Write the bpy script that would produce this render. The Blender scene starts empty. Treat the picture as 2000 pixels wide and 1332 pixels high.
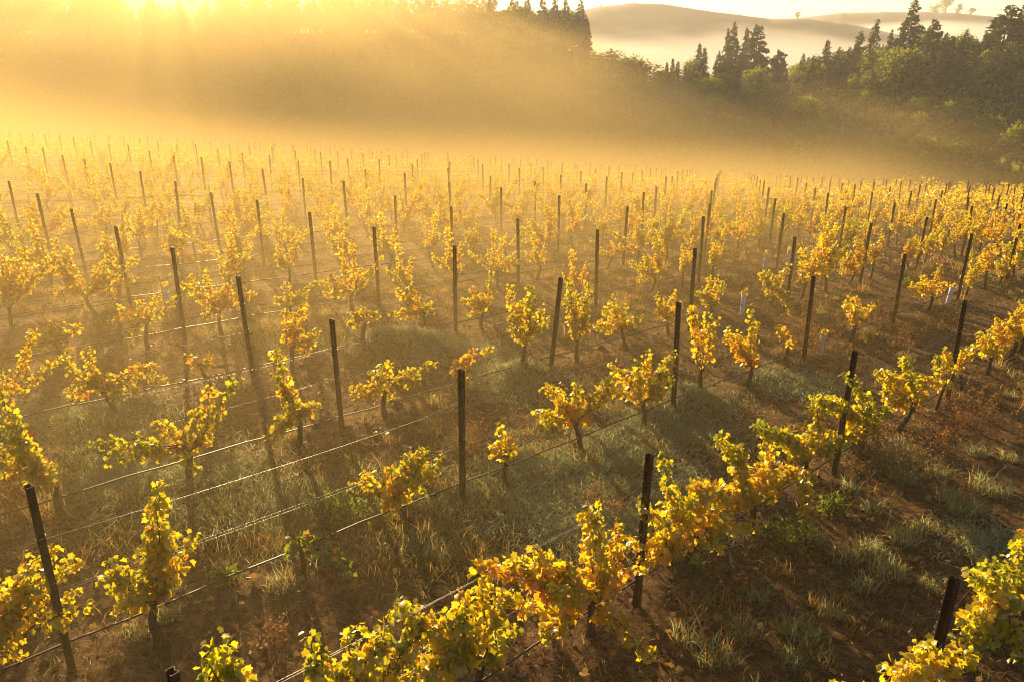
import bpy, math, random
import numpy as np

# ------------------------------------------------------------------ camera, sky, sun, exposure
S = bpy.context.scene
COL = S.collection
SUN_AZ, SUN_EL = math.radians(-21.3), math.radians(8.4)      # left of the view axis, just above the trees
cd = bpy.data.cameras.new('camera')
cam = bpy.data.objects.new('camera', cd)
COL.objects.link(cam)
cd.sensor_width = 36.0
cd.lens = 28.556
cd.clip_start = 0.1
cd.clip_end = 6000
cam.location = (0, 0, 5.4016)
cam.rotation_euler = (math.radians(90 - 21.365), 0, 0)
S.camera = cam

world = bpy.data.worlds.new('World')
S.world = world
world.use_nodes = True
wn = world.node_tree
sky = wn.nodes.new('ShaderNodeTexSky')
sky.sky_type = 'NISHITA'
sky.sun_disc = False
sky.sun_elevation = SUN_EL
sky.sun_rotation = SUN_AZ
sky.altitude = 200
sky.air_density = 0.7
sky.dust_density = 0.4
sky.ozone_density = 1.0
bg = wn.nodes['Background']
bg.inputs['Strength'].default_value = 0.05
wn.links.new(sky.outputs['Color'], bg.inputs['Color'])

sd = bpy.data.lights.new('sun', 'SUN')
sun = bpy.data.objects.new('sun', sd)
COL.objects.link(sun)
sd.energy = 5.0
sd.angle = math.radians(0.5)
sd.color = (1.0, 0.70, 0.33)
dx, dy, dz = math.sin(SUN_AZ) * math.cos(SUN_EL), math.cos(SUN_AZ) * math.cos(SUN_EL), math.sin(SUN_EL)
sun.rotation_euler = (math.pi / 2 - SUN_EL, 0, math.pi - SUN_AZ)   # lamp -Z points away from the sun

S.view_settings.view_transform = 'Standard'
S.view_settings.look = 'None'
S.view_settings.gamma = 1.0
S.view_settings.exposure = 1.68
S.render.engine = 'CYCLES'
S.cycles.use_denoising = True
S.cycles.pixel_filter_type = 'BLACKMAN_HARRIS'
S.cycles.filter_width = 1.1
S.cycles.max_bounces = 6
S.cycles.diffuse_bounces = 2
S.cycles.glossy_bounces = 2
S.cycles.transmission_bounces = 4
S.cycles.transparent_max_bounces = 6
S.cycles.volume_bounces = 0
S.cycles.sample_clamp_indirect = 4.0
S.cycles.use_adaptive_sampling = False
S.cycles.caustics_reflective = False
S.cycles.caustics_refractive = False

# ------------------------------------------------------------------ helpers
R = math.radians
ORD = ['zeroth', 'first', 'second', 'third', 'fourth', 'fifth', 'sixth', 'seventh', 'eighth', 'ninth', 'tenth', 'eleventh', 'twelfth',
       'thirteenth', 'fourteenth', 'fifteenth', 'sixteenth', 'seventeenth', 'eighteenth', 'nineteenth', 'twentieth']
TENS = {20: 'twenty', 30: 'thirty', 40: 'forty', 50: 'fifty'}


def ordinal(n):
    if n <= 20:
        return ORD[n]
    t, o = n // 10 * 10, n % 10
    return TENS[t] + '-' + ORD[o] if o else TENS[t][:-1] + 'ieth'


class MB:
    """collects polygons (numpy) and links them as ONE mesh object"""

    def __init__(self):
        self.v, self.f, self.h, self.n = [], [], [], 0

    def add(self, V, F, hue=0.5):
        V = np.asarray(V, float).reshape(-1, 3)
        F = np.asarray(F, int)
        self.v.append(V)
        self.f.append(F + self.n)
        self.h.append(np.broadcast_to(np.asarray(hue, float), (len(F),)).copy())
        self.n += len(V)

    def mesh(self, name, mat, smooth=False):
        me = bpy.data.meshes.new(name)
        V = np.concatenate(self.v)
        me.vertices.add(len(V))
        me.vertices.foreach_set('co', V.astype(np.float32).ravel())
        li = np.concatenate([f.ravel() for f in self.f])
        ls = np.concatenate([np.full(len(f), f.shape[1]) for f in self.f])
        me.loops.add(len(li))
        me.loops.foreach_set('vertex_index', li.astype(np.int32))
        me.polygons.add(len(ls))
        st = np.concatenate([[0], np.cumsum(ls)[:-1]])
        me.polygons.foreach_set('loop_start', st.astype(np.int32))
        try:
            me.polygons.foreach_set('loop_total', ls.astype(np.int32))
        except Exception:
            pass
        a = me.attributes.new('hue', 'FLOAT', 'FACE')
        a.data.foreach_set('value', np.concatenate(self.h).astype(np.float32))
        me.update(calc_edges=True)
        me.validate()
        if smooth:
            me.polygons.foreach_set('use_smooth', np.ones(len(ls), bool))
        if mat:
            me.materials.append(mat)
        return me

    def build(self, name, mat, parent=None, smooth=False, loc=None):
        o = bpy.data.objects.new(name, self.mesh(name, mat, smooth))
        COL.objects.link(o)
        if parent:
            o.parent = parent
        if loc is not None:
            o.location = loc
        return o


def tag(o, label=None, cat=None, group=None, kind=None):
    if label:
        o['label'] = label
    if cat:
        o['category'] = cat
    if group:
        o['group'] = group
    if kind:
        o['kind'] = kind
    return o


def empty(name, loc, rz=0.0):
    o = bpy.data.objects.new(name, None)
    COL.objects.link(o)
    o.location = loc
    o.rotation_euler = (0, 0, rz)
    o.empty_display_size = 0.2
    return o


def copy_tree(o, parent=None):
    c = o.copy()
    COL.objects.link(c)
    if parent:
        c.parent = parent
    for ch in KIDS.get(o.name, []):
        copy_tree(ch, c)
    return c


KIDS = {}


def kids(root):
    """remember the children of a thing, level by level, for copy_tree"""
    KIDS[root.name] = list(root.children)
    for c in root.children:
        kids(c)


def tube(mb, P, rad, sides=6, hue=0.5, cap=True):
    P = np.asarray(P, float)
    n = len(P)
    rad = np.broadcast_to(np.asarray(rad, float), (n,))
    T = np.gradient(P, axis=0)
    T /= np.linalg.norm(T, axis=1)[:, None] + 1e-9
    ref = np.where(np.abs(T[:, 2:3]) > 0.9, np.array([[1.0, 0, 0]]), np.array([[0, 0, 1.0]]))
    A = np.cross(T, ref)
    A /= np.linalg.norm(A, axis=1)[:, None] + 1e-9
    B = np.cross(T, A)
    an = np.arange(sides) * 2 * np.pi / sides
    ring = P[:, None] + rad[:, None, None] * (np.cos(an)[None, :, None] * A[:, None] + np.sin(an)[None, :, None] * B[:, None])
    V = ring.reshape(-1, 3)
    i = np.arange(n - 1)[:, None] * sides
    j = np.arange(sides)[None]
    k = (j + 1) % sides
    F = np.stack([i + j, i + k, i + sides + k, i + sides + j], -1).reshape(-1, 4)
    mb.add(V, F, hue)
    if cap:
        c = len(V)
        mb.add(np.vstack([ring[-1], P[-1:]]), np.array([[a, (a + 1) % sides, sides] for a in range(sides)]), hue)


def _hash(ix, iy, s):
    h = (ix * 374761393 + iy * 668265263 + s * 974634777) & 0x7fffffff
    h = ((h ^ (h >> 13)) * 1274126177) & 0x7fffffff
    return ((h ^ (h >> 16)) & 0xffff) / 65535.0


def vnoise(x, y, s=0):
    x, y = np.asarray(x, float), np.asarray(y, float)
    ix, iy = np.floor(x).astype(np.int64), np.floor(y).astype(np.int64)
    fx, fy = x - ix, y - iy
    fx, fy = fx * fx * (3 - 2 * fx), fy * fy * (3 - 2 * fy)
    a, b = _hash(ix, iy, s), _hash(ix + 1, iy, s)
    c, d = _hash(ix, iy + 1, s), _hash(ix + 1, iy + 1, s)
    return (a * (1 - fx) + b * fx) * (1 - fy) + (c * (1 - fx) + d * fx) * fy


def fbm(x, y, s=0, o=3):
    r, a, t = 0, 1.0, 0
    for i in range(o):
        r = r + a * vnoise(x * 2 ** i, y * 2 ** i, s + i)
        t += a
        a *= 0.5
    return r / t - 0.5


def smooth01(t):
    t = np.clip(t, 0, 1)
    return t * t * (3 - 2 * t)


# ------------------------------------------------------------------ materials
def new_mat(name):
    m = bpy.data.materials.new(name)
    m.use_nodes = True
    t = m.node_tree
    t.nodes.clear()
    out = t.nodes.new('ShaderNodeOutputMaterial')
    return m, t, out


def ramp(t, stops):
    r = t.nodes.new('ShaderNodeValToRGB')
    e = r.color_ramp.elements
    while len(e) < len(stops):
        e.new(0.5)
    for q, (p, c) in zip(e, stops):
        q.position = p
        q.color = (*c, 1)
    return r


def math_node(t, op, a, b=None):
    n = t.nodes.new('ShaderNodeMath')
    n.operation = op
    for i, q in enumerate((a, b)):
        if q is None:
            continue
        if isinstance(q, (int, float)):
            n.inputs[i].default_value = q
        else:
            t.links.new(q, n.inputs[i])
    return n.outputs[0]


def leafy(name, stops, trans=0.55, jitter=0.08, gloss=0.05, rough=0.4, tr_gain=1.0):
    """thin leaf or blade: diffuse plus translucent plus a little sheen, colour by the per-leaf attribute"""
    m, t, out = new_mat(name)
    at = t.nodes.new('ShaderNodeAttribute')
    at.attribute_name = 'hue'
    oi = t.nodes.new('ShaderNodeObjectInfo')
    j = math_node(t, 'MULTIPLY', math_node(t, 'SUBTRACT', oi.outputs['Random'], 0.5), jitter * 2)
    h = math_node(t, 'ADD', at.outputs['Fac'], j)
    r = ramp(t, stops)
    t.links.new(h, r.inputs[0])
    d = t.nodes.new('ShaderNodeBsdfDiffuse')
    tr = t.nodes.new('ShaderNodeBsdfTranslucent')
    t.links.new(r.outputs[0], d.inputs['Color'])
    if tr_gain != 1.0:
        g = t.nodes.new('ShaderNodeMix')
        g.data_type = 'RGBA'
        g.blend_type = 'MULTIPLY'
        g.inputs[0].default_value = 1.0
        t.links.new(r.outputs[0], g.inputs[6])
        g.inputs[7].default_value = (tr_gain, tr_gain, tr_gain * 0.7, 1)
        t.links.new(g.outputs[2], tr.inputs['Color'])
    else:
        t.links.new(r.outputs[0], tr.inputs['Color'])
    mx = t.nodes.new('ShaderNodeMixShader')
    mx.inputs[0].default_value = trans
    t.links.new(d.outputs[0], mx.inputs[1])
    t.links.new(tr.outputs[0], mx.inputs[2])
    gl = t.nodes.new('ShaderNodeBsdfGlossy')
    gl.inputs['Roughness'].default_value = rough
    gl.inputs['Color'].default_value = (1, 1, 1, 1)
    mg = t.nodes.new('ShaderNodeMixShader')
    mg.inputs[0].default_value = gloss
    t.links.new(mx.outputs[0], mg.inputs[1])
    t.links.new(gl.outputs[0], mg.inputs[2])
    t.links.new(mg.outputs[0], out.inputs['Surface'])
    return m


def solid(name, c1, c2, scale=20.0, rough=0.7, metal=0.0, bump=0.0, spec=0.3):
    m, t, out = new_mat(name)
    p = t.nodes.new('ShaderNodeBsdfPrincipled')
    n = t.nodes.new('ShaderNodeTexNoise')
    n.inputs['Scale'].default_value = scale
    n.inputs['Detail'].default_value = 4
    tc = t.nodes.new('ShaderNodeTexCoord')
    t.links.new(tc.outputs['Object'], n.inputs['Vector'])
    r = ramp(t, [(0.35, c1), (0.65, c2)])
    t.links.new(n.outputs['Fac'], r.inputs[0])
    t.links.new(r.outputs[0], p.inputs['Base Color'])
    p.inputs['Roughness'].default_value = rough
    p.inputs['Metallic'].default_value = metal
    p.inputs['Specular IOR Level'].default_value = spec
    if bump:
        b = t.nodes.new('ShaderNodeBump')
        b.inputs['Strength'].default_value = bump
        b.inputs['Distance'].default_value = 0.01
        t.links.new(n.outputs['Fac'], b.inputs['Height'])
        t.links.new(b.outputs[0], p.inputs['Normal'])
    t.links.new(p.outputs[0], out.inputs['Surface'])
    return m


def air(name, dens, col, g):
    m, t, out = new_mat(name)
    v = t.nodes.new('ShaderNodeVolumePrincipled')
    v.inputs['Color'].default_value = (*col, 1)
    v.inputs['Density'].default_value = dens
    v.inputs['Anisotropy'].default_value = g
    t.links.new(v.outputs[0], out.inputs['Volume'])
    return m


M_LEAF = leafy('vine_leaf', [(0.0, (0.07, 0.12, 0.015)), (0.27, (0.38, 0.37, 0.012)), (0.47, (0.62, 0.46, 0.010)), (0.68, (0.72, 0.36, 0.012)),
                             (0.84, (0.58, 0.17, 0.02)), (1.0, (0.16, 0.035, 0.015))], 0.6, 0.07, 0.05, 0.38, 1.25)
M_BARK = solid('vine_bark', (0.028, 0.018, 0.012), (0.07, 0.045, 0.028), 30, 0.9, 0, 0.6)
M_CANE = solid('cane_bark', (0.09, 0.045, 0.022), (0.16, 0.08, 0.04), 25, 0.7)
M_POST = solid('rusty_steel', (0.03, 0.017, 0.011), (0.075, 0.036, 0.02), 14, 0.62, 0.25, 0.3)
M_WIRE = solid('galvanised_wire', (0.22, 0.20, 0.18), (0.34, 0.32, 0.29), 8, 0.38, 1.0)
M_HOSE = solid('black_hose', (0.012, 0.011, 0.010), (0.025, 0.022, 0.02), 12, 0.5, 0.0, 0.0, 0.35)
M_TUBE = solid('white_plastic_guard', (0.62, 0.6, 0.58), (0.8, 0.79, 0.77), 6, 0.5)
M_GRASS = leafy('grass_blade', [(0.0, (0.46, 0.50, 0.27)), (0.3, (0.20, 0.19, 0.04)), (0.55, (0.40, 0.28, 0.08)), (0.8, (0.48, 0.29, 0.09)),
                                (1.0, (0.20, 0.105, 0.04))], 0.55, 0.0, 0.012, 0.45)
M_DRYWEED = leafy('dry_weed', [(0.0, (0.20, 0.10, 0.04)), (1.0, (0.34, 0.19, 0.08))], 0.5, 0.0, 0.0)
M_LITTER = leafy('fallen_leaf', [(0.0, (0.34, 0.15, 0.045)), (0.5, (0.17, 0.07, 0.035)), (0.8, (0.36, 0.20, 0.06)), (1.0, (0.55, 0.36, 0.05))], 0.3, 0.0, 0.03)
M_WEED = leafy('weed_leaf', [(0.0, (0.10, 0.17, 0.02)), (1.0, (0.26, 0.32, 0.04))], 0.5, 0.0, 0.03)
M_CONIFER = leafy('conifer_needles', [(0.0, (0.036, 0.050, 0.018)), (1.0, (0.11, 0.12, 0.03))], 0.3, 0.2, 0.0)
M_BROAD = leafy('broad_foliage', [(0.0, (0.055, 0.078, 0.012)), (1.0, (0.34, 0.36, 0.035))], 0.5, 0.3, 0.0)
M_TREEBARK = solid('tree_bark', (0.05, 0.035, 0.025), (0.10, 0.07, 0.05), 3, 0.9)
# ------------------------------------------------------------------ the lie of the land
Q = [-1.7048, -2.1761, 0.36208, -2.0588, -2.7395, 0.88446, -0.17719, 0.70568, 0.4206]
AZ_ROW = 0.79817                              # vine rows run 45.7 degrees to the right of the view axis
E1 = np.array([math.sin(AZ_ROW), math.cos(AZ_ROW)])
E2 = np.array([-math.cos(AZ_ROW), math.sin(AZ_ROW)])
U0, V0, ROW_W, POST_L, SKEW = 5.8164, -1.5426, 2.8175, 4.6732, 0.00976
ROW_ROT = math.pi / 2 - AZ_ROW


def grid_xy(r, c):
    return (U0 + POST_L * c + SKEW * r) * E1 + (V0 + ROW_W * r) * E2


def poly(x, y):
    X, Y = x / 50, y / 50
    return (Q[0] * X + Q[1] * Y + Q[2] * X * X + Q[3] * X * Y + Q[4] * Y * Y + Q[5] * X ** 3 + Q[6] * X * X * Y + Q[7] * X * Y * Y + Q[8] * Y ** 3)


RIDGE_AZ = np.radians([-180, -60, -40, -5, 2, 5, 10, 17, 23, 28, 33, 45, 60, 180])
RIDGE_Z = np.array([-15, 0, 2, 2, 0, -7, -13, -13, -11, -8, -5, 0, -5, -15.0])
RIDGE_D = np.array([260, 300, 300, 300, 290, 265, 255, 250, 250, 250, 250, 260, 260, 260.0])


def terrain(x, y):
    x, y = np.asarray(x, float), np.asarray(y, float)
    r = np.hypot(x, y) + 1e-6
    az = np.arctan2(x, y)
    rc = np.minimum(r, 100.0)
    zn = poly(x / r * rc, y / r * rc)
    fall = np.maximum(r - 100, 0)
    zn = zn - 0.17 * fall
    zn = np.where(r > 100, np.maximum(zn, -25) + np.clip((-25 - zn), 0, 1) * 0, zn)
    zr = np.interp(az, RIDGE_AZ, RIDGE_Z)
    dr = np.interp(az, RIDGE_AZ, RIDGE_D)
    rise = (zr + 25) * smooth01((r - 130) / (dr - 130)) 
    zn = zn + np.where(r > 130, rise, 0)
    zn = zn - np.maximum(0, smooth01((r - dr - 15) / 220)) * (zr + 60)
    return zn


MOUND = [(3.05, 12.85, 0.6), (0.19, 13.82, 0.5), (-1.82, 15.24, 0.7), (-2.73, 15.11, 0.6)]


def micro(x, y):
    x, y = np.asarray(x, float), np.asarray(y, float)
    r = np.hypot(x, y)
    v = (x * E2[0] + y * E2[1] - V0) / ROW_W
    dv = (v - np.round(v)) * ROW_W
    z = 0.10 * fbm(x * 0.8, y * 0.8, 3, 3) + 0.07 * fbm(x * 4, y * 4, 11, 3)
    z = z + 0.07 * np.exp(-(dv / 0.45) ** 2)
    for mx, my, mr in MOUND:
        z = z + 0.32 * np.exp(-((x - mx) ** 2 + (y - my) ** 2) / (mr * mr))
    return z * np.clip((110 - r) / 50, 0, 1)


def ground(x, y):
    return terrain(x, y) + micro(x, y)


def gz(x, y):
    return float(ground(np.array([x]), np.array([y]))[0])


# one sheet of ground to the horizon, finest in front of the camera
rr = [0.0, 1.5]
while rr[-1] < 1650:
    rr.append(rr[-1] + max(0.10, rr[-1] * 0.0095) if rr[-1] > 2.5 else rr[-1] + 0.4)
rr = np.array(rr[1:])
aa = np.concatenate([np.radians(np.arange(-41, 41, 0.33)), np.radians(np.arange(41, 319, 4.0))])
RR, AA = np.meshgrid(rr, aa, indexing='ij')
GX, GY = RR * np.sin(AA), RR * np.cos(AA)
GZ = ground(GX, GY)
gm = MB()
na = len(aa)
ii = (np.arange(len(rr) - 1)[:, None] * na)
jj = np.arange(na)[None]
kk = (jj + 1) % na
gm.add(np.stack([GX, GY, GZ], -1).reshape(-1, 3), np.stack([ii + jj, ii + na + jj, ii + na + kk, ii + kk], -1).reshape(-1, 4))
gm.add(np.vstack([np.stack([GX[0], GY[0], GZ[0]], -1), [[0, 0, gz(0, 0)]]]), np.array([[a, (a + 1) % na, na] for a in range(na)]))

m, t, out = new_mat('vineyard_soil')
p = t.nodes.new('ShaderNodeBsdfPrincipled')
geo = t.nodes.new('ShaderNodeNewGeometry')


def noise_at(scale, detail=5, rough=0.6):
    n = t.nodes.new('ShaderNodeTexNoise')
    n.inputs['Scale'].default_value = scale
    n.inputs['Detail'].default_value = detail
    n.inputs['Roughness'].default_value = rough
    t.links.new(geo.outputs['Position'], n.inputs['Vector'])
    return n.outputs['Fac']


def mix_col(fac, a, b):
    x = t.nodes.new('ShaderNodeMix')
    x.data_type = 'RGBA'
    t.links.new(fac, x.inputs[0])
    for q, i in ((a, 6), (b, 7)):
        if isinstance(q, tuple):
            x.inputs[i].default_value = (*q, 1)
        else:
            t.links.new(q, x.inputs[i])
    return x.outputs[2]


soil = ramp(t, [(0.32, (0.035, 0.018, 0.009)), (0.5, (0.12, 0.062, 0.027)), (0.68, (0.30, 0.175, 0.08))])
t.links.new(noise_at(9, 8, 0.72), soil.inputs[0])
moss = ramp(t, [(0.52, (0, 0, 0)), (0.66, (1, 1, 1))])
t.links.new(noise_at(0.55, 6, 0.65), moss.inputs[0])
fine = ramp(t, [(0.42, (0, 0, 0)), (0.6, (1, 1, 1))])
t.links.new(noise_at(22, 3, 0.6), fine.inputs[0])
mf = math_node(t, 'MULTIPLY', moss.outputs[0], math_node(t, 'MULTIPLY', fine.outputs[0], 0.75))
c1 = mix_col(mf, soil.outputs[0], (0.085, 0.085, 0.035))
straw = ramp(t, [(0.55, (0, 0, 0)), (0.7, (1, 1, 1))])
t.links.new(noise_at(2.3, 6, 0.7), straw.inputs[0])
sf = math_node(t, 'MULTIPLY', straw.outputs[0], 0.5)
c2 = mix_col(sf, c1, (0.20, 0.135, 0.06))
# beyond the vineyard the floor of the wood takes over
ln = t.nodes.new('ShaderNodeVectorMath')
ln.operation = 'LENGTH'
t.links.new(geo.outputs['Position'], ln.inputs[0])
far = t.nodes.new('ShaderNodeMapRange')
far.inputs[1].default_value = 105
far.inputs[2].default_value = 125
t.links.new(ln.outputs['Value'], far.inputs[0])
c3 = mix_col(far.outputs[0], c2, (0.045, 0.05, 0.018))
t.links.new(c3, p.inputs['Base Color'])
p.inputs['Roughness'].default_value = 0.95
p.inputs['Specular IOR Level'].default_value = 0.1
b = t.nodes.new('ShaderNodeBump')
b.inputs['Strength'].default_value = 0.9
b.inputs['Distance'].default_value = 0.05
t.links.new(noise_at(14, 8, 0.75), b.inputs['Height'])
t.links.new(b.outputs[0], p.inputs['Normal'])
t.links.new(p.outputs[0], out.inputs['Surface'])
tag(gm.build('ground', m, smooth=True), 'brown vineyard soil sloping away into a misty wooded valley', 'ground', kind='structure')


# ------------------------------------------------------------------ far hills beyond the fog
def hill(name, az_deg, zt, dist, depth, label, col):
    az = np.radians(np.linspace(az_deg[0], az_deg[-1], 160))
    top = np.interp(np.degrees(az), az_deg, zt) + 0.5 * fbm(np.degrees(az) * 3, np.degrees(az) * 0, 5, 3)
    s = np.linspace(-1, 1, 40)
    mb = MB()
    D = dist + s[None] * depth
    Z = -58 + (top[:, None] + 58) * np.cos(s[None] * np.pi / 2) ** 1.3
    X, Y = np.sin(az)[:, None] * D, np.cos(az)[:, None] * D
    Z = Z + 2.0 * fbm(X / 40, Y / 40, 8, 3) * (1 - s[None] ** 2)
    n, k = X.shape
    i = np.arange(n - 1)[:, None] * k
    j = np.arange(k - 1)[None]
    mb.add(np.stack([X, Y, Z], -1).reshape(-1, 3), np.stack([i + j, i + k + j, i + k + j + 1, i + j + 1], -1).reshape(-1, 4))
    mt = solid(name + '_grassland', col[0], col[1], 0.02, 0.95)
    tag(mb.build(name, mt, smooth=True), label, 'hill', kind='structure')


# azimuths in degrees, crest heights in metres
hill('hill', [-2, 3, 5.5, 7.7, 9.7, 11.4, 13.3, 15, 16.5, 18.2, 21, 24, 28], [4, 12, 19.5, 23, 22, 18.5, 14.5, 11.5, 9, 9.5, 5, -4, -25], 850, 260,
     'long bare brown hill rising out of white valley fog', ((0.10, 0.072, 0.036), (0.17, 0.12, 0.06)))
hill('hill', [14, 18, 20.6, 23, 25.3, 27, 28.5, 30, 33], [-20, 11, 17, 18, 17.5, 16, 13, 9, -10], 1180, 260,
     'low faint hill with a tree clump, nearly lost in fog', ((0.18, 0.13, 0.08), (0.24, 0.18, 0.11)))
# ------------------------------------------------------------------ grapevines
# outline of a five-lobed grape leaf, tip along +y, base at the origin, folded along its midrib
_LO = np.array([(0.0, 0.06), (0.26, -0.12), (0.50, 0.12), (0.43, 0.34), (0.54, 0.64), (0.24, 0.73), (0.0, 1.0),
                (-0.24, 0.73), (-0.54, 0.64), (-0.43, 0.34), (-0.50, 0.12), (-0.26, -0.12)])
LEAF_V = np.column_stack([_LO[:, 0], _LO[:, 1], 0.32 * np.abs(_LO[:, 0]) - 0.22 * (_LO[:, 1] - 0.3) ** 2])
LEAF_V = np.vstack([LEAF_V, [[0, 0.32, -0.03]]])
LEAF_F = np.array([[12, a, (a + 1) % 12] for a in range(12)])
SIMPLE_V = np.array([(0, 0, 0), (0.45, 0.2, 0.12), (0.3, 0.7, 0.1), (0, 1.0, 0), (-0.3, 0.7, 0.1), (-0.45, 0.2, 0.12)])
SIMPLE_F = np.array([[0, 1, 2, 3], [0, 3, 4, 5]])


def scatter(mb, P, D, N, size, hue, LV=LEAF_V, LF=LEAF_F):
    """leaves at P with tip direction D and rough normal N"""
    D = D / (np.linalg.norm(D, axis=1)[:, None] + 1e-9)
    X = np.cross(D, N)
    X /= np.linalg.norm(X, axis=1)[:, None] + 1e-9
    Z = np.cross(X, D)
    V = P[:, None] + size[:, None, None] * (LV[None, :, 0:1] * X[:, None] + LV[None, :, 1:2] * D[:, None] + LV[None, :, 2:3] * Z[:, None] * (1 + 1.1 * np.sin(np.arange(len(P)) * 2.4))[:, None, None])
    n, k = len(P), len(LV)
    F = (np.arange(n)[:, None, None] * k + LF[None]).reshape(-1, LF.shape[1])
    mb.add(V.reshape(-1, 3), F, np.repeat(hue, len(LF)))


def cane_path(head, tip, rng, n=12):
    head, tip = np.array(head, float), np.array(tip, float)
    d = tip - head
    L = np.linalg.norm(d)
    c = head + np.array([d[0] * rng.uniform(0.35, 0.6), d[1] * 0.4 + rng.normal(0, 0.06), max(d[2], 0) * rng.uniform(0.15, 0.5) + 0.12 * L])
    s = np.linspace(0, 1, n)[:, None]
    P = (1 - s) ** 2 * head + 2 * s * (1 - s) * c + s ** 2 * tip
    w = rng.normal(0, 0.018, (n, 3))
    w[0] = w[-1] = 0
    return P + w


def cane_leaves(mb, P, rng, per_m, size, hue0, bare=0.2, fluff=1.0):
    L = np.linalg.norm(np.diff(P, axis=0), axis=1).sum()
    n = max(3, int(L * (1 - bare) * per_m))
    s = bare + (1 - bare) * rng.uniform(0, 1, n) ** 0.85
    f = s * (len(P) - 1)
    i = np.minimum(f.astype(int), len(P) - 2)
    C = P[i] + (P[i + 1] - P[i]) * (f - i)[:, None]
    off = rng.normal(0, 1, (n, 3))
    off[:, 2] *= 0.8
    off /= np.linalg.norm(off, axis=1)[:, None]
    rad = rng.uniform(0.02, 0.125, n) * fluff * (1.1 - 0.45 * s)
    D = off * 0.7 + rng.normal(0, 0.45, (n, 3)) + np.array([0, 0, -0.55])
    N = rng.normal(0, 0.75, (n, 3)) + np.array([0, 0, 0.5]) + off * 0.4
    sz = size * rng.uniform(0.65, 1.2, n) * (1.1 - 0.42 * s)
    hue = hue0 + 0.15 * (0.45 - s) + rng.normal(0, 0.09, n)
    red = rng.uniform(0, 1, n) < 0.04 + 0.04 * (hue0 > 0.5)
    hue = np.where(red & (s < 0.75), rng.uniform(0.74, 1.0, n), hue)
    scatter(mb, C + off * rad[:, None], D, N, sz, np.clip(hue, 0.02, 0.98))


def trunk_tube(mb, rng, hh, thick=1.0):
    n = 9
    s = np.linspace(0, 1, n)
    lean = rng.normal(0, 0.07, 2)
    P = np.column_stack([lean[0] * s + 0.025 * np.sin(s * 5 + rng.uniform(0, 6)), lean[1] * s + 0.02 * np.sin(s * 4 + rng.uniform(0, 6)), -0.08 + (hh + 0.08) * s])
    r = 0.041 * thick * (1.25 - 0.5 * s + 0.14 * np.sin(s * 17 + rng.uniform(0, 6)))
    r[-1] *= 1.35
    tube(mb, P, r, 7)
    return P[-1]


def random_canes(rng, kind):
    if kind == 'bushy':
        n = rng.integers(10, 14)
        return [(rng.normal(0, 0.58), rng.normal(0, 0.17), rng.uniform(0.6, 1.45) + 0.4 * (i < 3)) for i in range(n)]
    if kind == 'spreading':
        n = rng.integers(7, 10)
        return [(rng.uniform(-1.05, 1.05) * (0.45 if i < 3 else 1), rng.normal(0, 0.2), rng.uniform(0.45, 1.2) + 0.45 * (i < 3)) for i in range(n)]
    if kind == 'upright':
        n = rng.integers(5, 8)
        return [(rng.normal(0, 0.3), rng.normal(0, 0.15), rng.uniform(0.9, 1.75)) for _ in range(n)]
    n = rng.integers(3, 5)
    return [(rng.normal(0, 0.4), rng.normal(0, 0.15), rng.uniform(0.6, 1.2)) for _ in range(n)]


PER_M = {'bushy': 104, 'spreading': 96, 'upright': 104, 'thin': 74}


def make_vine(seed, kind, hue0, canes=None, detail=True, per_m=None, size=0.078):
    rng = np.random.default_rng(seed)
    root = empty('grapevine', (0, 0, 0), ROW_ROT)
    hh = rng.uniform(0.42, 0.56)
    mb = MB()
    head = trunk_tube(mb, rng, hh, 1.0 if kind != 'thin' else 0.75)
    mb.build('trunk', M_BARK, root, smooth=True)
    canes = canes if canes is not None else random_canes(rng, kind)
    per_m = per_m or PER_M[kind]
    cm, lm = MB(), MB()
    for k, tip in enumerate(canes):
        side = 1 if tip[0] > 0 else -1
        start = head + np.array([side * rng.uniform(0.0, 0.14), 0, rng.uniform(-0.03, 0.06)])
        P = cane_path(start, tip, rng)
        P[0] = head - np.array([0, 0, 0.02])
        if detail:
            cm, lm = MB(), MB()
        tube(cm, P, np.linspace(0.011, 0.004, len(P)), 5)
        cane_leaves(lm, P, rng, per_m, size, hue0 - 0.025 + rng.normal(0, 0.06), bare=rng.uniform(0.12, 0.35), fluff=1.0 if kind != 'thin' else 0.8)
        if detail:
            c = cm.build('cane', M_CANE, root, smooth=True)
            lm.build('foliage', M_LEAF, c)
    if not detail and canes:
        c = cm.build('cane_framework', M_CANE, root, smooth=True)
        lm.build('foliage', M_LEAF, c)
    return root


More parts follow.
